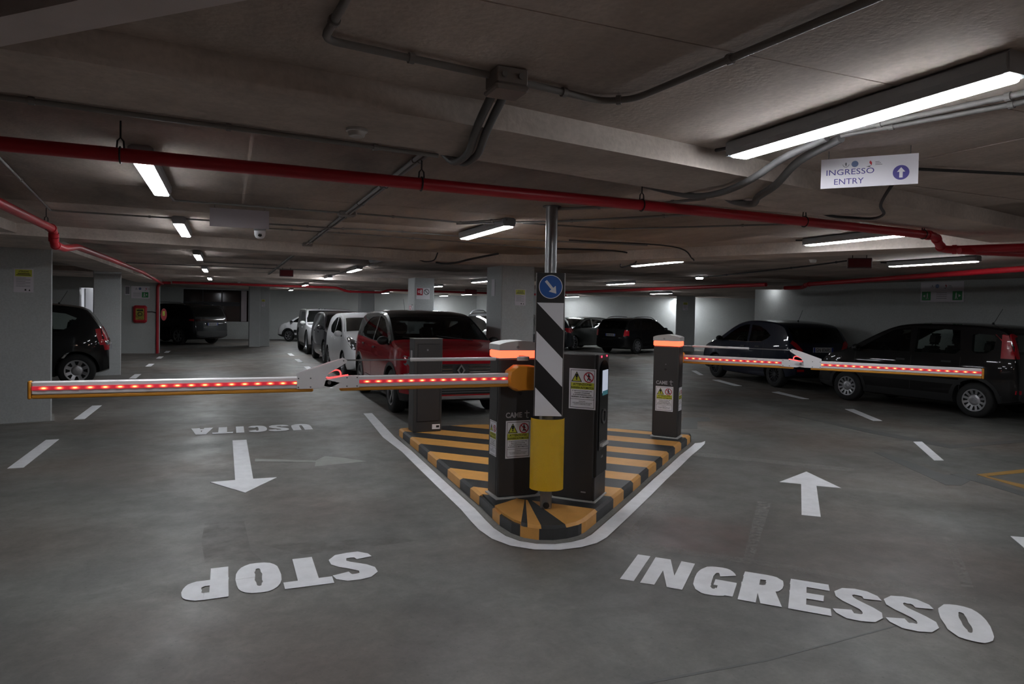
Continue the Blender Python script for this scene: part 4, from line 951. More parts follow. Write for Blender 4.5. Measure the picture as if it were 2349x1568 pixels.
def notice(label, origin, right, wd, ht, kind, name='wall_notice'):
    t = tag(empty(name, origin), label, 'notice'); m = frame_matrix((0, 0, 0), right, (0, 0, 1))
    q = MB(); q.M = m; q.box((-wd/2, -ht/2, -.006), (wd/2, ht/2, 0)); sh = q.build('sheet', M_SIGNW if kind != 'hose' else M_WHITE, t)
    m2 = m.copy(); m2.translation = m @ Vector((0, 0, .0005))
    if kind == 'cctv':
        q = MB(); q.M = m2; q.box((-wd*.42, ht*.17, 0), (wd*.42, ht*.46, .001)); q.build('yellow_header', M_YEL, t)
        q = MB(); q.M = m2; add_text(q, 'ATTENZIONE', 0, ht*.38, wd*.5, ht*.07, .0014, .02); q.box((-wd*.36, ht*.22, .001), (wd*.36, ht*.25, .0014)); q.box((-wd*.30, ht*.28, .001), (wd*.3, ht*.31, .0014))
        q.prism([(wd*.05, -ht*.43), (wd*.14, -ht*.43), (wd*.14, -ht*.36), (wd*.05, -ht*.36)], 0, .001); q.prism([(wd*.25, -ht*.44), (wd*.34, -ht*.44), (wd*.30, -ht*.35)], 0, .001); q.build('dark_print', M_BLACK, t)
        q = MB(); q.M = m2
        for i in range(9): q.box((-wd*.38, ht*(.10-.045*i), 0), (wd*(.34 if i % 3 else .1), ht*(.10-.045*i)+ht*.012, .0008))
        q.build('text_lines', M_INKG, t)
    elif kind in ('exit1', 'exit2'):
        emblems(t, m2, -wd*.22, ht*.28, ht*.10)
        sq = [-.36, .36] if kind == 'exit2' else ([.26] if kind == 'exit1' else [])
        for i, sx in enumerate(sq):
            q = MB(); q.M = m2; q.box((wd*sx-ht*.24, -ht*.42, 0), (wd*sx+ht*.24, ht*.02, .001)); g = q.build('green_field', M_GREEN, t)
            s = -1 if sx < 0 else 1; q = MB(); q.M = m2; cx, cy = wd*sx, -ht*.2
            q.disc(cx-s*ht*.06, cy+ht*.13, ht*.028, .001, .0016, 10); q.prism([(cx-s*ht*.06-ht*.03, cy-ht*.02), (cx-s*ht*.06+ht*.03, cy-ht*.02), (cx-s*ht*.06+ht*.03, cy+ht*.10), (cx-s*ht*.06-ht*.03, cy+ht*.10)], .001, .0016)
            q.prism([(cx-s*ht*.10-ht*.02, cy-ht*.16), (cx-s*ht*.10+ht*.02, cy-ht*.16), (cx-s*ht*.04, cy), (cx-s*ht*.08, cy)], .001, .0016); q.prism([(cx-s*ht*.0-ht*.02, cy-ht*.16), (cx+ht*.02, cy-ht*.16), (cx-s*ht*.04, cy), (cx-s*ht*.07, cy)], .001, .0016)
            q.prism([(cx+s*ht*.06, cy-ht*.07), (cx+s*ht*.06, cy+ht*.07), (cx+s*ht*.18, cy)], .001, .0016); q.build('running_figure', M_SIGNW, g)
        q = MB(); q.M = m2
        for i in range(4): q.box((-wd*.12 if kind == 'exit2' else -wd*.4, -ht*(.06+.09*i), 0), (wd*.12 if kind == 'exit2' else wd*.02, -ht*(.06+.09*i)+ht*.02, .0008))
        q.build('text_lines', M_INKG, t)
    elif kind == 'hose':
        q = MB(); q.M = m2; q.box((-wd*.46, -ht*.15, 0), (-wd*.03, ht*.45, .001)); g = q.build('red_field', M_RED, t)
        q = MB(); q.M = m2; q.ring(-wd*.30, ht*.15, wd*.05, wd*.09, .001, .0016, 16); q.box((-wd*.2, -ht*.05, .001), (-wd*.1, ht*.35, .0016)); q.build('hose_symbol', M_WHITE, g)
        q = MB(); q.M = m2; q.ring(wd*.25, ht*.15, wd*.17, wd*.205, 0, .001, 24); d = Vector((.7, -.7)); c = Vector((wd*.25, ht*.15)); n = Vector((.7, .7))*wd*.02
        q.prism([tuple(c-d*wd*.18+n), tuple(c-d*wd*.18-n), tuple(c+d*wd*.18-n), tuple(c+d*wd*.18+n)], 0, .001); q.build('round_symbol', M_BLACK, t)
    elif kind == 'qr':
        q = MB(); q.M = m2; q.box((-wd*.42, -ht*.4, 0), (wd*.42, ht*.4, .001)); q.build('print_field', M_INKG, t)
    return t
def atX(x, y, X):
    d = _f + _R*((x-CX)/FPX) - _U*((y-CY)/FPX); return Vector((0, 0, CAMH)) + d*(X/d.x)
def face_notice(label, px, plane, kind, axis='y'):
    x0, y0, x1, y1 = px; A = (atY if axis == 'y' else atX); a, b = A(x0, (y0+y1)/2, plane), A(x1, (y0+y1)/2, plane); c0, c1 = A((x0+x1)/2, y0, plane), A((x0+x1)/2, y1, plane)
    o = (a+b)/2; o.z = (c0.z+c1.z)/2; d = (b-a); d.z = 0
    return notice(label, o, d, d.length, abs(c0.z-c1.z), kind)
def plane_notice(label, px, P0, right, kind):
    x0, y0, x1, y1 = px; P0, rt = Vector(P0), Vector(right).normalized(); n = rt.cross(Vector((0, 0, 1)))
    def hit(x, y):
        d = _f + _R*((x-CX)/FPX) - _U*((y-CY)/FPX); C0 = Vector((0, 0, CAMH)); return C0+d*((P0-C0).dot(n)/d.dot(n))
    a, b_ = hit(x0, (y0+y1)/2), hit(x1, (y0+y1)/2); c0, c1 = hit((x0+x1)/2, y0), hit((x0+x1)/2, y1); o = (a+b_)/2; o.z = (c0.z+c1.z)/2
    return notice(label, o+n*.007, rt, (b_-a).dot(rt), abs(c0.z-c1.z), kind)
_a = math.radians(12)
plane_notice('white notice with yellow header on the near left pillar', (31, 616, 77, 670), (-2.6+.325*math.sin(_a), 11.025-.325*math.cos(_a), 1), (math.cos(_a), math.sin(_a), 0), 'cctv')
face_notice('white notice with yellow header on the centre pillar', (1181, 663, 1206, 700), 11.092, 'cctv')
face_notice('exit route notice on the wall above the red hose cabinet', (301, 656, 343, 684), 24.99, 'exit1')
face_notice('small pale notice left of the exit notice over the hose cabinet', (287, 655, 298, 676), 24.99, 'qr')
face_notice('exit route notice on the far back wall over the white pickup', (663, 674, 706, 692), WY+1.59, 'exit1')
face_notice('wide exit route notice with two green fields on the right wall', (2112, 646, 2211, 692), 13.49, 'exit2', 'x')
face_notice('hose and prohibition symbols sheet on the pillar behind the red car', (955, 660, 986, 686), 17.042, 'hose')
face_notice('faint pale notice on the pillar at the far window', (600, 686, 608, 703), 29.19, 'cctv')
notice('small red and white labels low on the lit side of a pillar', (4.392, 17.35, 1.62), (0, -1, 0), .42, .16, 'hose')
t = notice('clear plastic sleeve on the dark side of the centre pillar', (4.412, 11.5, 2.02), (0, -1, 0), .16, .30, 'none')
c_ = pr[0].lerp(pr[1], .35); notice('pale notice on the far right pillar', (18.60, 24.82, 1.98), (.819, -.574, 0), .21, .36, 'cctv')

# fire hose cabinet and flag sign on the hose wall
a = atY(322, 720, 24.98)
t = tag(empty('hose_cabinet', a), 'red fire hose cabinet with glazed yellow front on the left wall', 'hose cabinet')
b = MB(); b.M = frame_matrix((0, 0, 0), (1, 0, 0), (0, 0, 1)); b.cbox((-.20, -.28, -.01), (.20, .28, .12), .05); b.build('cabinet', M_PIPE, t)
b = MB(); b.M = frame_matrix((0, -.121, 0), (1, 0, 0), (0, 0, 1)); b.box((-.12, -.18, 0), (.12, .18, .004)); g = b.build('glazed_front', mat('hose_yellow_front', (150, 140, 62), .3, noise=.5, nscale=14), t)
b = MB(); b.M = frame_matrix((0, -.126, 0), (1, 0, 0), (0, 0, 1)); b.ring(0, 0, .05, .07, 0, .004, 18); b.box((-.09, .10, 0), (.09, .14, .002)); b.build('hose_print', M_BLACK, g)
MB().tube([(.20, -.05, .08), (.34, -.05, .085), (.46, -.03, .05)], .014, 8).build('feed_pipe', M_CABLE, t)
a = atY(376, 721, 24.9)
t = tag(empty('extinguisher_sign', a), 'small red flag sign beside the vertical riser', 'sign'); b = MB(); b.M = frame_matrix((0, 0, 0), (1, .25, 0), (0, 0, 1)); b.prism([(.09*math.cos(q_), .20*math.sin(q_)) for q_ in [2*PI*i/20 for i in range(20)]], -.02, 0); b.build('plate', M_PIPE, t)
b = MB(); b.M = frame_matrix((0, -.002, 0), (1, .25, 0), (0, 0, 1)); b.box((-.04, -.04, 0), (.03, .11, .002)); b.build('yellow_field', M_YEL, t)
MB().box((-.10, -.008, -.01), (.0, .008, .01)).build('bracket', M_STEELD, t)
# ------------------------------------------------------------------ cars
def thin_glass(name, tint):
    m = bpy.data.materials.new(name); m.use_nodes = True; nt = m.node_tree; nt.nodes.clear(); L = nt.links.new
    out = node(nt, 'ShaderNodeOutputMaterial'); tr = node(nt, 'ShaderNodeBsdfTransparent'); gl = node(nt, 'ShaderNodeBsdfGlossy'); mx = node(nt, 'ShaderNodeMixShader'); fr = node(nt, 'ShaderNodeFresnel')
    tr.inputs[0].default_value = tuple(tint)+(1,); gl.inputs['Roughness'].default_value = .02; fr.inputs['IOR'].default_value = 1.5
    gl.inputs['Color'].default_value = (.9, .9, .9, 1)
    L(fr.outputs[0], mx.inputs[0]); L(tr.outputs[0], mx.inputs[1]); L(gl.outputs[0], mx.inputs[2]); L(mx.outputs[0], out.inputs[0]); return m
G_CLEAR = thin_glass('clear_car_glass', (.80, .86, .84)); G_TINT = thin_glass('tinted_car_glass', (.30, .33, .33))
G_OPAQ = mat('dark_car_glass', (16, 18, 18), .05, spec=.6)
def carpaint(name, rgb, metal=.0, rough=.45): return mat(name, rgb, rough, metal*.5, .12, coat=.8)
M_TRIM = mat('black_car_trim', (24, 24, 25), .5); M_INT = mat('dark_car_interior', (26, 26, 27), .8)
M_CHROME = mat('chrome', (200, 200, 204), .12, 1.0); M_TYRE = mat('tyre_rubber', (26, 26, 27), .75, bump=.1, bscale=150)
M_ALLOY = mat('silver_alloy', (176, 176, 180), .3, .8); M_ALLOYD = mat('dark_alloy', (70, 70, 74), .35, .7); M_WELL = mat('wheel_well', (10, 10, 10), .9)
M_TAIL = mat('tail_lamp_red', (165, 14, 30), .35, spec=.3, coat=.3); M_HEAD = mat('head_lamp_lens', (130, 134, 138), .08, .3, spec=.7, coat=1)
M_LENSD = mat('dark_lamp_lens', (48, 50, 52), .08, spec=.7, coat=1); M_PLATE = mat('number_plate', (190, 190, 194), .4); M_PLATEB = mat('plate_blue', (40, 60, 150), .4)
M_MIRR = mat('mirror_glass', (150, 150, 155), .03, 1.0)

def chaikin(P, it=2):
    for _ in range(it):
        Q = [P[0]]
        for a, b in zip(P, P[1:]):
            Q += [(a[0]*.75+b[0]*.25, a[1]*.75+b[1]*.25), (a[0]*.25+b[0]*.75, a[1]*.25+b[1]*.75)]
        P = Q+[P[-1]]
    return P
PROF = dict(
    panda=dict(wb=2.30, fo=.74, ro=.61, W=1.64, H=1.55, r=.287, belt=[(-1.8, 1.02), (1.9, .96)], tumble=.20,
        top=[(-1.76, .45), (-1.757, .66), (-1.75, .85), (-1.71, 1.05), (-1.65, 1.28), (-1.58, 1.44), (-1.46, 1.505), (-1.1, 1.535), (-.5, 1.55), (.05, 1.535), (.35, 1.47), (.75, 1.27), (1.10, 1.07), (1.24, 1.01), (1.50, .95), (1.72, .86), (1.83, .75), (1.875, .62), (1.89, .45)],
        win=[[(.93, 1.02), (.72, 1.16), (.33, 1.385), (.14, 1.43), (-.02, 1.44), (-.05, 1.02)], [(-.14, 1.02), (-.14, 1.445), (-.55, 1.445), (-.86, 1.43), (-.90, 1.10), (-.82, 1.03)], [(-1.08, 1.10), (-1.06, 1.36), (-1.12, 1.385), (-1.38, 1.37), (-1.42, 1.32), (-1.40, 1.14), (-1.30, 1.07), (-1.12, 1.06)]],
        ws=(1.10, .33), rw=(1.06, 1.40)),
    ypsilon=dict(wb=2.39, fo=.83, ro=.61, W=1.68, H=1.52, r=.30, belt=[(-1.8, 1.06), (-.6, 1.0), (1.9, .93)], tumble=.26,
        top=[(-1.81, .45), (-1.805, .62), (-1.79, .78), (-1.73, .96), (-1.60, 1.18), (-1.46, 1.36), (-1.32, 1.44), (-.95, 1.495), (-.4, 1.52), (.1, 1.50), (.5, 1.39), (.95, 1.14), (1.15, 1.03), (1.45, .96), (1.75, .87), (1.93, .74), (2.0, .60), (2.03, .45)],
        win=[[(.92, .99), (.62, 1.18), (.30, 1.335), (.08, 1.39), (-.10, 1.405), (-.14, .99)], [(-.22, .99), (-.20, 1.40), (-.50, 1.375), (-.78, 1.28), (-.98, 1.17), (-.90, 1.10), (-.70, 1.02)]],
        ws=(1.02, .46), rw=(1.02, 1.36)),
    captur=dict(wb=2.64, fo=.85, ro=.74, W=1.80, H=1.58, r=.335, belt=[(-2.1, 1.10), (2.2, 1.0)], tumble=.27,
        top=[(-2.06, .5), (-2.055, .7), (-2.04, .88), (-1.96, 1.06), (-1.84, 1.28), (-1.70, 1.45), (-1.50, 1.525), (-1.0, 1.57), (-.3, 1.58), (.2, 1.55), (.55, 1.465), (1.0, 1.23), (1.22, 1.11), (1.36, 1.065), (1.75, 1.01), (1.98, .93), (2.09, .80), (2.15, .62), (2.17, .45)],
        win=[[(1.02, 1.05), (.66, 1.26), (.32, 1.42), (.08, 1.465), (-.08, 1.47), (-.12, 1.06)], [(-.20, 1.06), (-.18, 1.47), (-.70, 1.45), (-1.02, 1.38), (-1.26, 1.24), (-1.22, 1.14), (-1.05, 1.09)]],
        ws=(1.20, .50), rw=(1.10, 1.42)),
    merc=dict(wb=2.57, fo=.74, ro=.53, W=1.76, H=1.59, r=.315, belt=[(-1.9, 1.04), (2, .95)], tumble=.24,
        top=[(-1.815, .45), (-1.81, .66), (-1.79, .84), (-1.74, 1.0), (-1.60, 1.28), (-1.46, 1.47), (-1.30, 1.53), (-.9, 1.57), (-.3, 1.59), (.25, 1.56), (.7, 1.40), (1.15, 1.14), (1.38, 1.04), (1.7, .95), (1.9, .80), (2.0, .62), (2.025, .45)],
        win=[[(1.10, 1.0), (.75, 1.24), (.40, 1.42), (.15, 1.46), (-.02, 1.47), (-.05, 1.0)], [(-.16, 1.0), (-.14, 1.47), (-.62, 1.45), (-.68, 1.01)], [(-.80, 1.05), (-.76, 1.43), (-1.10, 1.39), (-1.28, 1.31), (-1.16, 1.14), (-.98, 1.04)]],
        ws=(1.22, .60), rw=(1.06, 1.45)),
    suv=dict(wb=2.67, fo=.84, ro=.90, W=1.84, H=1.66, r=.36, belt=[(-2.3, 1.12), (2.2, 1.05)], tumble=.25,
        top=[(-2.235, .5), (-2.23, .72), (-2.21, .95), (-2.15, 1.12), (-2.02, 1.36), (-1.90, 1.53), (-1.70, 1.60), (-1.2, 1.645), (-.4, 1.66), (.2, 1.63), (.55, 1.53), (.98, 1.27), (1.18, 1.16), (1.34, 1.12), (1.75, 1.06), (1.98, .98), (2.10, .84), (2.16, .64), (2.175, .45)],
        win=[[(1.0, 1.11), (.66, 1.32), (.34, 1.49), (.08, 1.535), (-.08, 1.54), (-.12, 1.11)], [(-.20, 1.11), (-.18, 1.54), (-.86, 1.52), (-.98, 1.12)], [(-1.08, 1.14), (-.98, 1.50), (-1.40, 1.46), (-1.62, 1.36), (-1.54, 1.22)]],
        ws=(1.16, .50), rw=(1.14, 1.50)),
    boxy=dict(wb=2.75, fo=.86, ro=.95, W=1.86, H=1.80, r=.40, belt=[(-2.4, 1.18), (2.3, 1.12)], tumble=.16,
        top=[(-2.325, .6), (-2.32, .9), (-2.30, 1.2), (-2.24, 1.5), (-2.16, 1.70), (-2.0, 1.76), (-1.4, 1.79), (-.4, 1.80), (.2, 1.78), (.45, 1.70), (.80, 1.42), (1.02, 1.24), (1.15, 1.19), (1.65, 1.16), (1.98, 1.11), (2.12, 1.0), (2.20, .75), (2.235, .5)],
        win=[[(.86, 1.19), (.58, 1.44), (.30, 1.62), (.12, 1.66), (-.06, 1.665), (-.10, 1.19)], [(-.20, 1.19), (-.18, 1.665), (-.95, 1.65), (-1.02, 1.19)]],
        ws=(1.0, .42), rw=(1.2, 1.62)),
)
_wheels = {}
def wheel_mesh(r, tw, style, rimm=None):
    k = (round(r, 3), tw, style, rimm)
    if k in _wheels: return _wheels[k]
    ty = MB().lathe([(r*.60, -tw*.5+.02), (r*.66, -tw*.5), (r*.88, -tw*.5), (r*.97, -tw*.42), (r, -tw*.3), (r, tw*.3), (r*.97, tw*.42), (r*.88, tw*.5), (r*.68, tw*.5), (r*.655, tw*.45), (r*.64, tw*.2), (r*.2, tw*.16)], 36, 'y').build('wheel', M_TYRE, None, 40)
    R = r*.665; y0 = tw*.46; b = MB()
    def pol(rr, a, y): return (rr*math.cos(a), y, rr*math.sin(a))
    def ringy(r0, r1, ya, yb, n=40, mi=0):
        vs = [pol(q, 2*PI*i/n, y) for q, y in ((r0, ya), (r0, yb), (r1, yb), (r1, ya)) for i in range(n)]
        b.add(vs, [(p*n+i, p*n+(i+1) % n, ((p+1) % 4)*n+(i+1) % n, ((p+1) % 4)*n+i) for p in range(4) for i in range(n)], mi)
    kind, n, wdt = style
    if kind == 'spoke':
        ringy(R*.90, R, y0-.03, y0+.004)
        for s in range(n):
            a = 2*PI*s/n+.2; h0, h1 = wdt*.5/.3, wdt*.5
            P = [pol(R*.18, a-h0, y0-.02), pol(R*.93, a-h1, y0-.008), pol(R*.93, a+h1, y0-.008), pol(R*.18, a+h0, y0-.02)]
            Q = [(p[0], p[1]-.025, p[2]) for p in P]; b.add(P+Q, [(0, 1, 2, 3), (7, 6, 5, 4), (0, 4, 5, 1), (1, 5, 6, 2), (2, 6, 7, 3), (3, 7, 4, 0)])
        ringy(.004, R*.24, y0-.04, y0-.012)
    else:
        n_ = 40; prof = [(R, y0-.01), (R*.97, y0+.006), (R*.86, y0+.004), (R*.45, y0-.012), (R*.30, y0-.004), (R*.05, y0)]
        vs = [pol(q, 2*PI*i/n_, y) for q, y in prof for i in range(n_)]
        b.add(vs, [(l*n_+(i+1) % n_, l*n_+i, (l+1)*n_+i, (l+1)*n_+(i+1) % n_) for l in range(len(prof)-1) for i in range(n_)]+[tuple((len(prof)-1)*n_+i for i in range(n_-1, -1, -1))])
        for s in range(n):
            a = 2*PI*s/n; h0, h1 = wdt*.32, wdt*.5
            P = [pol(R*.52, a-h0, y0-.003), pol(R*.86, a-h1, y0+.010), pol(R*.86, a+h1, y0+.010), pol(R*.52, a+h0, y0-.003)]
            b.add(P, [(0, 1, 2, 3), (3, 2, 1, 0)], 1)
        ringy(R*.14, R*.17, y0-.004, y0+.006)
    rim = b.build('rim', [rimm or M_ALLOY, M_WELL], None)
    rm = rim.data; tm = ty.data
    for o in (rim, ty): bpy.data.objects.remove(o)
    _wheels[k] = (tm, rm); return _wheels[k]

def bool_cut(obj, cutters):
    for c in cutters:
        md = obj.modifiers.new('cut', 'BOOLEAN'); md.operation = 'DIFFERENCE'; md.solver = 'EXACT'; md.object = c
    dg = bpy.context.evaluated_depsgraph_get(); dg.update()
    me = bpy.data.meshes.new_from_object(obj.evaluated_get(dg)); old = obj.data
    obj.modifiers.clear(); obj.data = me; bpy.data.meshes.remove(old)
    for c in cutters: m = c.data; bpy.data.objects.remove(c); bpy.data.meshes.remove(m)

def car(label, prof, paint, heading, wheel, contact, name='car', hollow=True, roof=None, clad=.30, glass=None, rear_glass=None, wheels=('spoke', 10, .14), rim=None, sx=1, sz=1,
        head=None, tail_side=None, tail_back=None, plate=None, antenna=None, rails=False, grille=None, extras=None, cat='car', mirror=True, handles=True, black_pillars=False, chrome_line=False, seats=True, rear_plate=None, pillar_mat=None, scale=1.0):
    p = dict(PROF[prof]); wb, W = p['wb']*sx, p['W']; r = p['r']
    top = chaikin([(x*sx, z*sz) for x, z in p['top']]); tx = np.array([q[0] for q in top]); tz = np.array([q[1] for q in top])
    bx_ = np.array([q[0]*sx for q in p['belt']]); bz = np.array([q[1]*sz for q in p['belt']]); xr, xf = tx[0], tx[-1]; tum = p['tumble']
    ztop = lambda x: float(np.interp(x, tx, tz)); zbelt = lambda x: float(np.interp(x, bx_, bz))
    def plan(x): return W/2*(1-.20*math.exp(-((xf-x)/.20))-.15*math.exp(-((x-xr)/.14))-.03*max(0, (x/xf))**2)
    def zbot(x): return .19+.10*math.exp(-((xf-x)/.25))+.12*math.exp(-((x-xr)/.3))
    def sec(x, zt=None):
        zt = ztop(x) if zt is None else zt; w = plan(x); zb = zbot(x); zs = min(zbelt(x), zt-.05); wt = .955*w-tum*max(0, zt-.05-zs)
        return w, zb, zs, zt, wt
    xs = sorted(set([round(float(v), 4) for v in tx]+[round(float(v), 4) for v in np.arange(xr+.1, xf-.1, .11)])); V = []; F = []; FM = []
    N = None
    for x in xs:
        w, zb, zs, zt, wt = sec(x); h = zs-zb
        half = [(0, zb), (.82*w, zb), (.945*w, zb+.03), (.985*w, zb+.2*h), (1.0*w, zb+.48*h), (.992*w, zb+.72*h), (.975*w, zb+.90*h), (.955*w, zs), (.955*w+(wt-.955*w)*.36, zs+(zt-.05-zs)*.34), (.955*w+(wt-.955*w)*.70, zs+(zt-.05-zs)*.68), (wt, zt-.05), (wt-.035, zt-.018), (wt*.78, zt-.002), (wt*.4, zt+.010), (0, zt+.014)]
        ring = half+[(-y, z) for y, z in half[-2:0:-1]]; N = len(ring); V += [(x, y, z) for y, z in ring]
    S = len(xs); nh = 15
    for i in range(S-1):
        for j in range(N):
            k = (j+1) % N; F.append((i*N+j, (i+1)*N+j, (i+1)*N+k, i*N+k))
            jj = j if j < nh-1 else N-1-j; zc = sum(V[q][2] for q in F[-1])/4; xc = (xs[i]+xs[i+1])/2
            mi = 0
            if zc < clad or jj == 0: mi = 2
            if roof is not None and zc > zbelt(xc)+.02 and xc < p['ws'][0]*sx: mi = 3
            FM.append(mi)
    F.append(tuple(range(N))); FM.append(2 if clad > .32 else 0); F.append(tuple((S-1)*N+j for j in range(N-1, -1, -1))); FM.append(0)
    bvh = BVHTree.FromPolygons([Vector(v) for v in V], F)
    t = tag(empty(name), label, cat)
    mb = MB(); mb.v = V; mb.f = [list(f) for f in F]; mb.m = FM
    body = mb.build('body', [paint, M_INT, M_TRIM, roof or paint], t)
    def outward(o):
        bm = bmesh.new(); bm.from_mesh(o.data); bmesh.ops.recalc_face_normals(bm, faces=bm.faces); bm.to_mesh(o.data); bm.free(); return o
    outward(body)
    def mkcut(m_): return outward(m_.build('cutter', [M_INT]*3))
    # openings
    wins = [[(x*sx, z*sz) for x, z in q] for q in p['win']]
    if prof in ('boxy',): pass
    def slope_quad(x0, x1, mg):
        q = []
        for x, s in ((x0, 1), (x0, -1), (x1, -1), (x1, 1)):
            w, zb, zs, zt, wt = sec(x); q.append(Vector((x, s*(min(wt, .93*w)-mg), zt)))
        d = (q[3]-q[0]); n = Vector((-d.z, 0, d.x)).normalized()
        if n.z < 0 and abs(n.z) > .02: n = -n
        return q, n
    wsq, wn_ = slope_quad(p['ws'][0]*sx, p['ws'][1]*sx, .045)
    rx = [float(np.interp(z*sz, tz[:len(tz)//3], tx[:len(tx)//3])) for z in p['rw']]
    rwq, rn_ = slope_quad(rx[0], rx[1], .07)
    if rn_.x > 0: rn_ = -rn_
    if wn_.x < 0: wn_ = -wn_
    cut = []
    if hollow:
        c = MB(); cs = []; xa = [x for x in np.arange(xr+.16, p['ws'][0]*sx+.02, .10)]
        for x in xa:
            w, zb, zs, zt, wt = sec(x); zt = min(ztop(x-.09), ztop(x+.09), zt)-.04
            if zt < zbelt(x)+.02: zt = max(zt, .62)
            zs = min(zs, zt-.05); wt = min(.955*w-.09, .955*w-.07-tum*max(0, zt-zs))
            half = [(0, .46), (.955*w-.10, .46), (.955*w-.07, zs), (wt, zt-.03), (wt-.05, zt), (0, zt+.008)]
            cs.append(half+[(-y, z) for y, z in half[-2:0:-1]])
        n = len(cs[0]); c.add([(x, y, z) for x, q in zip(xa, cs) for y, z in q], [(i*n+j, (i+1)*n+j, (i+1)*n+(j+1) % n, i*n+(j+1) % n) for i in range(len(xa)-1) for j in range(n)]+[tuple(range(n)), tuple((len(xa)-1)*n+j for j in range(n-1, -1, -1))], 1)
        cut.append(mkcut(c))
        c = MB()
        for q in wins:
            a = sum(q[i][0]*q[(i+1) % len(q)][1]-q[(i+1) % len(q)][0]*q[i][1] for i in range(len(q)))
            if a < 0: q = q[::-1]
            n = len(q); c.add([(x, 1.3, z) for x, z in q]+[(x, -1.3, z) for x, z in q], [tuple(range(n-1, -1, -1)), tuple(range(n, 2*n))]+[(i, (i+1) % n, n+(i+1) % n, n+i) for i in range(n)], 1)
        cut.append(mkcut(c)); c = MB()
        for q, nn in ((wsq, wn_), (rwq, rn_)):
            P = [v+nn*.10 for v in q]+[v-nn*.13 for v in q]
            c.add(P, [(0, 1, 2, 3), (7, 6, 5, 4), (0, 4, 5, 1), (1, 5, 6, 2), (2, 6, 7, 3), (3, 7, 4, 0)], 1)
        o = mkcut(c); bm = bmesh.new(); bm.from_mesh(o.data); bmesh.ops.recalc_face_normals(bm, faces=bm.faces); bm.to_mesh(o.data); bm.free(); cut.append(o)
    c = MB()
    for x in (-wb/2, wb/2):
        for s in (1, -1):
            c.M = Matrix.Translation((x, s*(W/2-.10), r)); c.lathe([(r+.055, -.20), (r+.055, .25)], 28, 'y', 1)
    o = mkcut(c); bm = bmesh.new(); bm.from_mesh(o.data); bmesh.ops.recalc_face_normals(bm, faces=bm.faces); bm.to_mesh(o.data); bm.free(); cut.append(o)
    bool_cut(body, cut)
    for q in body.data.polygons: q.use_smooth = True
    body.data.set_sharp_from_angle(angle=math.radians(32))
    # patches laid on the shell
    def patch(nm, P, d, m, off=.004, thick=0.0, parent=None, maxe=.10):
        P = [Vector(q) for q in P]; d = Vector(d).normalized(); bm = bmesh.new(); f = bm.faces.new([bm.verts.new(q) for q in P])
        bmesh.ops.triangulate(bm, faces=[f])
        for _ in range(4):
            e = [e for e in bm.edges if e.calc_length() > maxe]
            if not e: break
            bmesh.ops.subdivide_edges(bm, edges=e, cuts=1); bmesh.ops.triangulate(bm, faces=bm.faces[:])
        for v in bm.verts:
            h = bvh.ray_cast(v.co-d*3, d)
            if h[0] is None or (h[0]-v.co).length > 1.6: h = bvh.find_nearest(v.co)
            v.co = h[0]-d*off
        if thick:
            b0 = [e for e in bm.edges if len(e.link_faces) == 1]
            g = bmesh.ops.extrude_face_region(bm, geom=bm.faces[:])
            for v in [q for q in g['geom'] if isinstance(q, bmesh.types.BMVert)]: v.co += d*thick
        bmesh.ops.recalc_face_normals(bm, faces=bm.faces)
        me = bpy.data.meshes.new(nm); bm.to_mesh(me); bm.free(); me.materials.append(m); return finish(nm, me, parent if parent is not None else t, 40)
    gm = glass or (G_CLEAR if hollow else G_OPAQ); gr_ = rear_glass or (G_TINT if hollow else G_OPAQ)
    offg = -.006 if hollow else .004
    def grow(q, k):
        if hollow: k = k
        c = Vector((sum(a for a, b in q)/len(q), sum(b for a, b in q)/len(q))); return [tuple(c+(Vector(a)-c)*k) for a in q]
    for s in (1, -1):
        for q in wins:
            patch('side_window', [(x, s*1.5, z) for x, z in grow(q, 1.02)], (0, -s, 0), gm, offg)
        if not hollow or black_pillars:
            pass
    gc = sum(wsq, Vector())/4; patch('windscreen', [gc+(v-gc)*1.03 for v in wsq], -wn_, gm, offg)
    gc = sum(rwq, Vector())/4; patch('rear_window', [gc+(v-gc)*1.03 for v in rwq], -rn_, gr_, offg)
    if black_pillars:   # dark pillar strip between the door windows
        for s in (1, -1):
            a, b_ = wins[0][-1], wins[1][0]; c2, d2 = wins[0][-2], wins[1][1]
            patch('door_pillar', [(a[0]+.005, s*1.5, a[1]), (b_[0]-.005, s*1.5, b_[1]), (d2[0]-.005, s*1.5, d2[1]), (c2[0]+.005, s*1.5, c2[1])], (0, -s, 0), M_TRIM, .003)
    if chrome_line:
        for s in (1, -1):
            lo = [(wins[0][0][0]+.03, wins[0][0][1]-.012)]+[(q[-1][0], q[-1][1]-.012) for q in wins[:2]]
            for q in (lo,):
                for a, b_ in zip(q, q[1:]): patch('window_trim', [(a[0], s*1.5, a[1]), (b_[0], s*1.5, b_[1]), (b_[0], s*1.5, b_[1]+.014), (a[0], s*1.5, a[1]+.014)], (0, -s, 0), M_CHROME, .005)
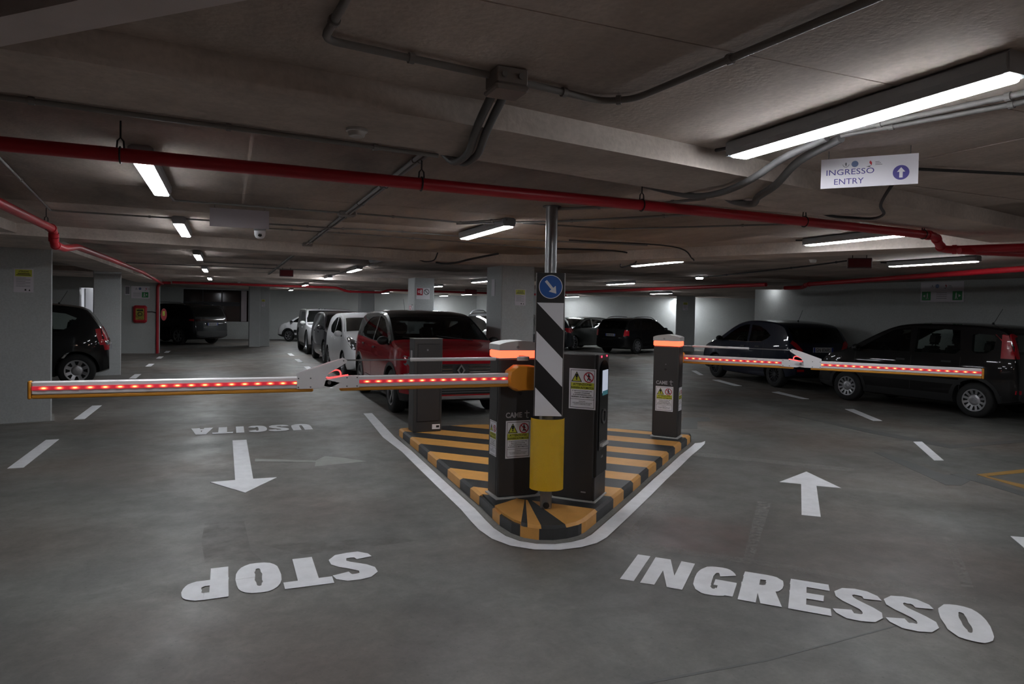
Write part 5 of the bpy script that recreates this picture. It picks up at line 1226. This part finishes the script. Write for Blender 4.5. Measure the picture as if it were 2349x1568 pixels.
    # door shut lines and handles
    for s in (1, -1):
        zl_ = .34
        for q, side in ((wins[0][-1][0]-.04, 0), (wins[0][0][0]+.06, 0), (wins[1][-1][0]-.10 if len(wins) > 1 else -.9, 0)):
            patch('door_line', [(q-.004, s*1.5, zl_), (q+.004, s*1.5, zl_), (q+.004, s*1.5, zbelt(q)-.02), (q-.004, s*1.5, zbelt(q)-.02)], (0, -s, 0), M_TRIM, .0015)
        if handles:
            for q in (wins[0][-1][0]+.14, wins[1][-1][0]+.12):
                patch('door_handle', [(q-.08, s*1.5, zbelt(q)-.12), (q+.08, s*1.5, zbelt(q)-.12), (q+.08, s*1.5, zbelt(q)-.09), (q-.08, s*1.5, zbelt(q)-.09)], (0, -s, 0), paint if handles is True else handles, .018, .016)
    if mirror:
        mx_ = wins[0][0][0]-.02
        for s in (1, -1):
            w, zb, zs, zt, wt = sec(mx_); mm = t_ = empty('mirror_tmp'); bpy.data.objects.remove(mm)
            b = MB(); b.M = Matrix.Translation((mx_+.02, s*(.955*w+.085), zs+.07)); b.lathe([(.02, -.05), (.058, -.035), (.07, 0), (.06, .035), (.02, .055)], 14, 'x')
            b.v = [(v[0], (v[1]-s*(.955*w+.085))*1.35+s*(.955*w+.085), v[2]) for v in b.v]
            mo = b.build('mirror', M_TRIM if mirror == 'black' else paint, t, 50)
            b = MB(); b.M = frame_matrix((mx_-.032, s*(.955*w+.085), zs+.07), (0, -1, 0), (0, 0, 1)); b.disc(0, 0, .05, 0, .003, 16); b.v = [(v[0], (v[1]-s*(.955*w+.085))*1.3+s*(.955*w+.085), v[2]) for v in b.v]; b.build('mirror_glass', M_MIRR, mo)
            MB().tube([(mx_+.02, s*.92*w, zs-.0), (mx_+.02, s*(.955*w+.04), zs+.04)], .016, 8).build('mirror_stalk', M_TRIM, mo)
    # wheels
    tm, rm = wheel_mesh(r, .20, wheels, rim)
    for x in (-wb/2, wb/2):
        for s in (1, -1):
            o = bpy.data.objects.new('wheel', tm); COL.objects.link(o); o.parent = t; o.location = (x, s*(W/2-.125), r); o.rotation_euler = (0, 0, 0 if s > 0 else PI)
            q = bpy.data.objects.new('rim', rm); COL.objects.link(q); q.parent = o
    # lamps, plates
    def mir(P, s): return [(y*s, z) for y, z in P]
    for s in (1, -1):
        if head:
            P, m = head; patch('head_lamp', [(xf+.3, y*s, z) for y, z in P], (-1, 0, 0), m, .012, .03)
        if tail_back: patch('tail_lamp', [(xr-.3, y*s, z) for y, z in tail_back], (1, 0, 0), M_TAIL, .012, .03)
        if tail_side: patch('tail_lamp', [(x, s*1.5, z) for x, z in tail_side], (0, -s, 0), M_TAIL, .012, .03)
    if rear_plate:
        z, txt = rear_plate; h = bvh.ray_cast(Vector((xr-2, 0, z)), Vector((1, 0, 0)))[0]
        b = MB(); b.M = frame_matrix((h.x-.030, 0, z), (0, -1, 0), (0, 0, 1)); b.box((-.26, -.055, 0), (.26, .055, .012)); pl = b.build('number_plate', M_PLATE, t)
        b = MB(); b.M = frame_matrix((h.x-.0425, 0, z), (0, -1, 0), (0, 0, 1)); b.box((-.258, -.053, 0), (-.215, .053, .001)); b.box((.215, -.053, 0), (.258, .053, .001)); b.build('plate_band', M_PLATEB, pl)
        b = MB(); b.M = frame_matrix((h.x-.0425, 0, z), (0, -1, 0), (0, 0, 1))
        if txt: add_text(b, txt, 0, 0, .39, .075, .001, .02)
        else:
            for i in range(7): b.box((-.19+.056*i, -.034, 0), (-.155+.056*i, .034, .001))
        b.build('plate_characters', M_BLACK, pl)
    if antenna:
        z = ztop(antenna)+.01; MB().tube([(antenna, 0, z), (antenna-.14, 0, z+.26)], .004, 6).build('antenna', M_TRIM, t)
        MB().lathe([(.022, -.006), (.018, .012), (.008, .03)], 12).build('antenna_base', M_TRIM, t).location = (antenna, 0, z)
    if rails:
        for s in (1, -1):
            P = []
            for x in np.linspace(rails[0], rails[1], 8):
                w, zb, zs, zt, wt = sec(float(x)); e = min(abs(x-rails[0]), abs(x-rails[1])); P.append((float(x), s*(wt-.06), zt+.045 if e > .05 else zt+.0))
            MB().tube(smooth_path(P, 3), .016, 8).build('roof_rail', rails[2], t, 60)
    if hollow and seats:
        def seat(x, y, bench=False):
            hw = .23 if not bench else .58
            b = MB().cbox((x-.22, y-hw, .47), (x+.28, y+hw, .62), .04); s_ = b.build('seat', M_INT, t)
            b = MB(); b.M = Matrix.Translation((x-.20, y, .58)) @ Matrix.Rotation(math.radians(-14), 4, 'Y'); b.cbox((-.06, -hw, 0), (.06, hw, .56 if not bench else .45), .05); b.build('backrest', M_INT, s_)
            for yy in ((0,) if not bench else (-.36, .36)):
                b = MB(); b.M = Matrix.Translation((x-.36, y+yy, 1.16 if not bench else 1.06)) @ Matrix.Rotation(math.radians(-10), 4, 'Y'); b.cbox((-.05, -.125, 0), (.05, .125, .20), .045); b.tube([(0, -.05, -.07), (0, -.05, .02)], .008, 6); b.tube([(0, .05, -.07), (0, .05, .02)], .008, 6); b.build('headrest', M_INT, s_)
        f0 = .12*sx
        seat(f0, .36); seat(f0, -.36); seat(-.78*sx, 0, True)
        b = MB(); b.M = Matrix.Translation((.62*sx, .36, .93)) @ Matrix.Rotation(math.radians(-65), 4, 'Y'); b.tube([(.18*math.cos(a), .18*math.sin(a), 0) for a in [2*PI*i/20 for i in range(21)]], .016, 8); b.tube([(-.17, 0, 0), (.17, 0, 0)], .014, 6); b.build('steering_wheel', M_INT, t)
        MB().cbox((.72*sx, -.62, .60), (p['ws'][0]*sx-.10, .62, .90), .05).build('dashboard', M_INT, t)
        b = MB(); b.M = Matrix.Translation((.42*sx, 0, ztop(.42*sx)-.17)); b.cbox((-.015, -.12, -.035), (.015, .12, .035), .01); b.build('rear_view_mirror', M_INT, t)
    if extras: extras(dict(t=t, patch=patch, sec=sec, xr=xr, xf=xf, bvh=bvh, ztop=ztop, W=W, wb=wb, r=r, wins=wins, zbelt=zbelt))
    # place it: the given wheel ('fl', 'fr', 'rl', 'rr') stands on the contact point
    hx, hy = Vector(heading).normalized(); rz = math.atan2(hy, hx)
    lx = wb/2 if wheel[0] == 'f' else -wb/2; ly = (W/2-.03) if wheel[1] == 'l' else -(W/2-.03)
    lx *= scale; ly *= scale; t.scale = (scale,)*3
    c, s = math.cos(rz), math.sin(rz); t.location = (contact[0]-(c*lx-s*ly), contact[1]-(s*lx+c*ly), 0); t.rotation_euler = (0, 0, rz)
    return t

# ---- black hatchback at right
def ex_panda(d):
    pt, t = d['patch'], d['t']
    for s in (1, -1):
        pt('side_moulding', [(-.95, s*1.5, .52), (.90, s*1.5, .52), (.90, s*1.5, .60), (-.95, s*1.5, .60)], (0, -s, 0), M_TRIM, .010, .009)
        pt('wheel_arch_trim', [(1.15+.40*math.cos(a), s*1.5, d['r']+.40*math.sin(a)) for a in [PI*i/12 for i in range(13)]]+[(1.15+.345*math.cos(a), s*1.5, d['r']+.345*math.sin(a)) for a in [PI*i/12 for i in range(12, -1, -1)]], (0, -s, 0), M_TRIM, .006, .005)
        pt('wheel_arch_trim', [(-1.15+.40*math.cos(a), s*1.5, d['r']+.40*math.sin(a)) for a in [PI*i/12 for i in range(13)]]+[(-1.15+.345*math.cos(a), s*1.5, d['r']+.345*math.sin(a)) for a in [PI*i/12 for i in range(12, -1, -1)]], (0, -s, 0), M_TRIM, .006, .005)
        pt('rear_reflector', [(d['xr']-.3, s*.62, .44), (d['xr']-.3, s*.72, .44), (d['xr']-.3, s*.72, .50), (d['xr']-.3, s*.62, .50)], (1, 0, 0), M_TAIL, .008, .01)
car('black compact hatchback parked at right in front of the right wall', 'panda', carpaint('black_car_paint', (14, 12, 13)), (-.11, .994), 'fl', (11.13, 9.72), wheels=('cap', 12, .26), antenna=-1.02, clad=.34,
    head=([(.48, .78), (.72, .80), (.74, .98), (.62, .96), (.50, .88)], M_HEAD), tail_side=[(-1.70, 1.00), (-1.52, 1.00), (-1.50, 1.38), (-1.57, 1.42), (-1.66, 1.30)], tail_back=[(.62, 1.0), (.74, 1.0), (.70, 1.38), (.60, 1.40)], rear_plate=(.78, None), mirror='black', extras=ex_panda, handles=M_TRIM)
# ---- navy hatchback
def ex_yps(d):
    d['patch']('rear_reflector', [(d['xr']-.3, .50, .40), (d['xr']-.3, .68, .40), (d['xr']-.3, .68, .45), (d['xr']-.3, .50, .45)], (1, 0, 0), M_TAIL, .008, .01)
    d['patch']('rear_reflector', [(d['xr']-.3, -.50, .40), (d['xr']-.3, -.68, .40), (d['xr']-.3, -.68, .45), (d['xr']-.3, -.50, .45)], (1, 0, 0), M_TAIL, .008, .01)
    d['patch']('bumper_insert', [(d['xr']-.3, -.5, .34), (d['xr']-.3, .5, .34), (d['xr']-.3, .45, .46), (d['xr']-.3, -.45, .46)], (1, 0, 0), M_TRIM, .006, .006)
car('navy blue hatchback with readable rear number plate beyond the entry barrier', 'ypsilon', carpaint('navy_car_paint', (22, 26, 42), .3), (.122, .992), 'fl', (11.74, 14.35), wheels=('spoke', 14, .10), rim=M_ALLOYD, antenna=-.95, clad=.24, rear_glass=G_TINT,
    head=([(.50, .70), (.74, .74), (.76, .88), (.60, .82)], M_HEAD), tail_back=[(.50, .86), (.60, .84), (.76, 1.02), (.70, 1.08), (.62, 1.02)], rear_plate=(.88, 'GN 836RS'), mirror='black', chrome_line=True, extras=ex_yps, handles=M_TRIM)
# ---- red crossover with black roof
def ex_capt(d):
    pt, t, xf = d['patch'], d['t'], d['xf']; Fv = (-1, 0, 0)
    F3 = lambda P: [(xf+.3, y, z) for y, z in P]
    gr_ = pt('grille', F3([(-.50, .60), (.50, .60), (.60, .78), (.52, .80), (-.52, .80), (-.60, .78)]), Fv, M_TRIM, .008, .006)
    for i in range(4):
        z = .635+.042*i
        for s in (1, -1): pt('grille_bar', F3([(s*.13, z), (s*(.46+.03*i), z), (s*(.46+.03*i), z+.014), (s*.13, z+.014)]), Fv, M_CHROME, .016, .008)
    pt('lower_grille', F3([(-.62, .36), (.62, .36), (.66, .50), (-.66, .50)]), Fv, M_TRIM, .008, .006)
    for i in range(3): pt('lower_bar', F3([(-.55, .385+.035*i), (.55, .385+.035*i), (.55, .395+.035*i), (-.55, .395+.035*i)]), Fv, M_STEELD, .014, .006)
    pt('skid_plate', F3([(-.66, .285), (.66, .285), (.72, .35), (.40, .335), (-.40, .335), (-.72, .35)]), Fv, M_ALLOY, .016, .014)
    h = d['bvh'].ray_cast(Vector((xf+2, 0, .71)), Vector((-1, 0, 0)))[0]; b = MB(); m = frame_matrix((h.x+.012, 0, .71), (0, 1, 0), (0, 0, 1)); b.M = m
    P, Q = [(0, -.105), (.075, 0), (0, .105), (-.075, 0)], [(0, -.055), (.035, 0), (0, .055), (-.035, 0)]
    b.add([(x, y, 0) for x, y in P]+[(x*.85, y*.85, .018) for x, y in P]+[(x, y, .018) for x, y in Q]+[(x, y, 0) for x, y in Q], [(k*4+i, k*4+(i+1) % 4, (k+1)*4+(i+1) % 4, (k+1)*4+i) for k in range(3) for i in range(4)]); b.build('diamond_emblem', M_CHROME, t)
    h = d['bvh'].ray_cast(Vector((xf+2, 0, .53)), Vector((-1, 0, 0)))[0]
    b = MB(); b.M = frame_matrix((h.x+.010, 0, .535), (0, 1, 0), (0, 0, 1)); b.box((-.26, -.05, 0), (.26, .05, .012)); b.build('number_plate', mat('shaded_plate', (120, 120, 124), .4), t)  # darker copy of the plate colour, shade put into the grey
    for s in (1, -1):
        pt('lamp_blade', F3([(s*.60, .66), (s*.84, .60), (s*.86, .64), (s*.66, .71), (s*.70, .80), (s*.62, .80)]), Fv, M_CHROME, .02, .012)
        pt('fog_lamp_frame', F3([(s*.66, .38), (s*.84, .40), (s*.82, .52), (s*.70, .48)]), Fv, M_TRIM, .010, .01)
        pt('fog_lamp_trim', F3([(s*.66, .372), (s*.85, .392), (s*.85, .412), (s*.66, .39)]), Fv, M_CHROME, .016, .01)
        pt('sill_trim', [(-.9, s*1.5, .27), (.85, s*1.5, .27), (.85, s*1.5, .36), (-.9, s*1.5, .36)], (0, -s, 0), M_TRIM, .008, .006)
        pt('door_protector', [(-.7, s*1.5, .40), (.7, s*1.5, .38), (.7, s*1.5, .42), (-.7, s*1.5, .44)], (0, -s, 0), M_CHROME, .007, .006)
        for x in (-1.32, 1.32):
            pt('wheel_arch_trim', [(x+.455*math.cos(a), s*1.5, .335+.455*math.sin(a)) for a in [PI*i/12 for i in range(13)]]+[(x+.392*math.cos(a), s*1.5, .335+.392*math.sin(a)) for a in [PI*i/12 for i in range(12, -1, -1)]], (0, -s, 0), M_TRIM, .006, .005)
    MB().tube([(1.24, .5, 1.115), (1.12, -.1, 1.18)], .008, 6).build('wiper', M_TRIM, t); MB().tube([(1.24, -.2, 1.115), (1.14, -.65, 1.16)], .008, 6).build('wiper', M_TRIM, t)
car('red crossover with black roof facing the camera behind the exit barrier', 'captur', carpaint('deep_red_car_paint', (150, 22, 34), .15, .22), (0, -1), 'fr', (2.344, 10.46), roof=carpaint('black_roof_paint', (12, 12, 13)), wheels=('spoke', 5, .30), clad=.33,
    head=([(.56, .80), (.74, .76), (.87, .80), (.88, .90), (.80, .92), (.66, .87), (.56, .84)], M_HEAD), mirror='black', extras=ex_capt, rear_glass=G_TINT, glass=thin_glass('darker_car_glass', (.34, .37, .36)), handles=M_TRIM, antenna=-1.4, tail_back=[(.5, .9), (.8, .9), (.8, 1.0), (.5, 1.0)])
# ---- row behind the red car
def front_face(d, z0, z1, hw, m=M_TRIM, badge=True, lower=True):
    F3 = lambda P: [(d['xf']+.3, y, z) for y, z in P]
    d['patch']('grille', F3([(-hw, z0), (hw, z0), (hw*1.1, z1), (-hw*1.1, z1)]), (-1, 0, 0), m, .008, .006)
    if lower: d['patch']('lower_grille', F3([(-.55, .32), (.55, .32), (.6, .45), (-.6, .45)]), (-1, 0, 0), M_TRIM, .008, .006)
car('white hatchback facing the camera directly behind the red car', 'ypsilon', carpaint('white_car_paint', (206, 206, 208)), (0, -1), 'fr', (2.42, 15.75), hollow=False, sz=.98, sx=1.0, clad=.24, wheels=('spoke', 10, .12),
    head=([(.44, .66), (.72, .70), (.80, .90), (.70, .96), (.52, .80)], M_LENSD), extras=lambda d: front_face(d, .5, .62, .4), tail_back=[(.5, .86), (.7, .86), (.7, 1.0)])
car('dark grey crossover facing the camera third in the parked row', 'captur', carpaint('dark_grey_car_paint', (62, 60, 66), .4), (0, -1), 'fr', (2.50, 19.7), sz=.94, hollow=False, clad=.26, wheels=('spoke', 10, .12),
    head=([(.50, .76), (.86, .80), (.86, .94), (.66, .90)], M_HEAD), extras=lambda d: front_face(d, .55, .78, .5), chrome_line=True)
def ex_pick(d):
    front_face(d, .62, .95, .52); d['patch']('bumper_cladding', [(d['xf']+.3, -.9, .40), (d['xf']+.3, .9, .40), (d['xf']+.3, .9, .62), (d['xf']+.3, -.9, .62)], (-1, 0, 0), M_TRIM, .006, .006)
    b = MB()
    for i in range(3):
        b.M = Matrix.Translation((.25, -.35+.1*i, d['ztop'](.25)+.02)); b.lathe([(.02, -.015), (.035, 0), (.02, .02)], 10)
    b.build('roof_lamps', M_HEAD, d['t'])
car('tall white off-roader with black bumper fourth in the parked row', 'boxy', carpaint('white_truck_paint', (196, 196, 198)), (0, -1), 'fr', (2.50, 24.3), sz=.87, hollow=False, clad=.36, wheels=('spoke', 8, .16),
    head=([(.56, .88), (.90, .90), (.90, 1.06), (.62, 1.02)], M_LENSD), extras=ex_pick)
def ex_white(d):
    for s in (1, -1):
        d['patch']('side_moulding', [(-.95, s*1.5, .46), (.80, s*1.5, .46), (.80, s*1.5, .62), (-.95, s*1.5, .62)], (0, -s, 0), M_TRIM, .010, .009)
        for x in (-1.15, 1.15): d['patch']('wheel_arch_trim', [(x+.42*math.cos(a), s*1.5, d['r']+.42*math.sin(a)) for a in [PI*i/12 for i in range(13)]]+[(x+.345*math.cos(a), s*1.5, d['r']+.345*math.sin(a)) for a in [PI*i/12 for i in range(12, -1, -1)]], (0, -s, 0), M_TRIM, .006, .005)
car('small white hatchback with black side mouldings at the far back wall', 'panda', carpaint('white_small_paint', (210, 210, 212)), (-.78, .62), 'fl', (2.62, 33.4), scale=.88, hollow=False, clad=.36, wheels=('spoke', 6, .2), extras=ex_white, head=([(.48, .78), (.72, .80), (.74, .98), (.50, .88)], M_HEAD), mirror='black', handles=M_TRIM)
# ---- left bays
def ex_merc(d):
    for s in (1, -1): d['patch']('lamp_insert', [(d['xr']-.3, s*.60, .80), (d['xr']-.3, s*.78, .80), (d['xr']-.3, s*.80, .88), (d['xr']-.3, s*.62, .88)], (1, 0, 0), M_HEAD, .03, .02)
car('black hatchback seen from behind between the two left pillars', 'merc', carpaint('black_car_paint_two', (10, 11, 12)), (-.99, -.13), 'rl', (-2.62, 15.05), wheels=('cap', 8, .42), antenna=-.95, clad=.24,
    tail_side=[(-1.72, .80), (-1.66, .80), (-1.60, .98), (-1.58, 1.10), (-1.66, 1.12)], tail_back=[(.58, .72), (.80, .70), (.82, .96), (.74, 1.12), (.62, 1.02)], rear_plate=(.74, None), extras=ex_merc, head=([(.5, .7), (.8, .7), (.8, .85), (.5, .85)], M_HEAD))
def ex_suv(d):
    d['patch']('tail_bar', [(d['xr']-.3, -.80, .96), (d['xr']-.3, .80, .96), (d['xr']-.3, .80, 1.04), (d['xr']-.3, -.80, 1.04)], (1, 0, 0), mat('smoked_tail_bar', (40, 12, 14), .15, coat=1), .010, .01)
    d['patch']('bumper_insert', [(d['xr']-.3, -.8, .36), (d['xr']-.3, .8, .36), (d['xr']-.3, .75, .56), (d['xr']-.3, -.75, .56)], (1, 0, 0), M_TRIM, .008, .008)
car('dark grey sport utility car seen from behind before the far window', 'suv', carpaint('slate_car_paint', (18, 20, 23), .1), (-.70, .72), 'rl', (-1.83, 30.35), hollow=False, clad=.30, wheels=('spoke', 7, .22), rear_plate=(.84, None), rails=(-1.5, .35, M_ALLOY), extras=ex_suv, tail_side=[(-2.15, .96), (-1.95, .98), (-1.95, 1.03), (-2.14, 1.04)])
# ---- far right
car('black estate car with silver roof rails parked before the far right wall', 'suv', carpaint('black_estate_paint', (14, 14, 15)), (.91, .41), 'rr', (15.10, 23.15), scale=.87, clad=.30, wheels=('cap', 7, .34), rear_plate=(.86, None), rails=(-1.5, .35, M_ALLOY), tail_back=[(.70, .82), (.88, .82), (.86, 1.10), (.72, 1.10)], tail_side=[(-2.19, .84), (-2.05, .86), (-2.04, 1.06), (-2.14, 1.08)], glass=G_CLEAR)
car('dark green hatchback facing the camera left of the black estate car', 'captur', carpaint('dark_green_car_paint', (30, 36, 32), .3), (-.91, -.41), 'fl', (13.62, 25.75), scale=.90, clad=.26, wheels=('spoke', 8, .16), head=([(.54, .70), (.86, .74), (.86, .84), (.66, .82)], M_LENSD), extras=lambda d: front_face(d, .45, .62, .5))
car('dark car roof seen above the red bonnet left of the centre pillar', 'suv', carpaint('charcoal_car_paint', (34, 36, 38), .3), (-.55, -.84), 'fr', (4.95, 15.5), scale=.95, hollow=False, clad=.30, wheels=('spoke', 8, .16), head=([(.54, .80), (.86, .84), (.86, .96), (.66, .92)], M_LENSD), chrome_line=True, rails=(-1.5, .35, M_ALLOY))
pc = G(1310, 812)
car('dark car tail with red lamp peeping out right of the striped panel', 'ypsilon', carpaint('graphite_car_paint', (36, 38, 42), .3), (-.86, .50), 'rl', (pc.x-.52, pc.y+.25), hollow=False, clad=.26, tail_side=[(-1.76, .80), (-1.56, .86), (-1.52, 1.0), (-1.68, 1.0)], tail_back=[(.40, .84), (.78, .84), (.76, 1.0), (.44, 1.0)], rear_plate=(.62, None))
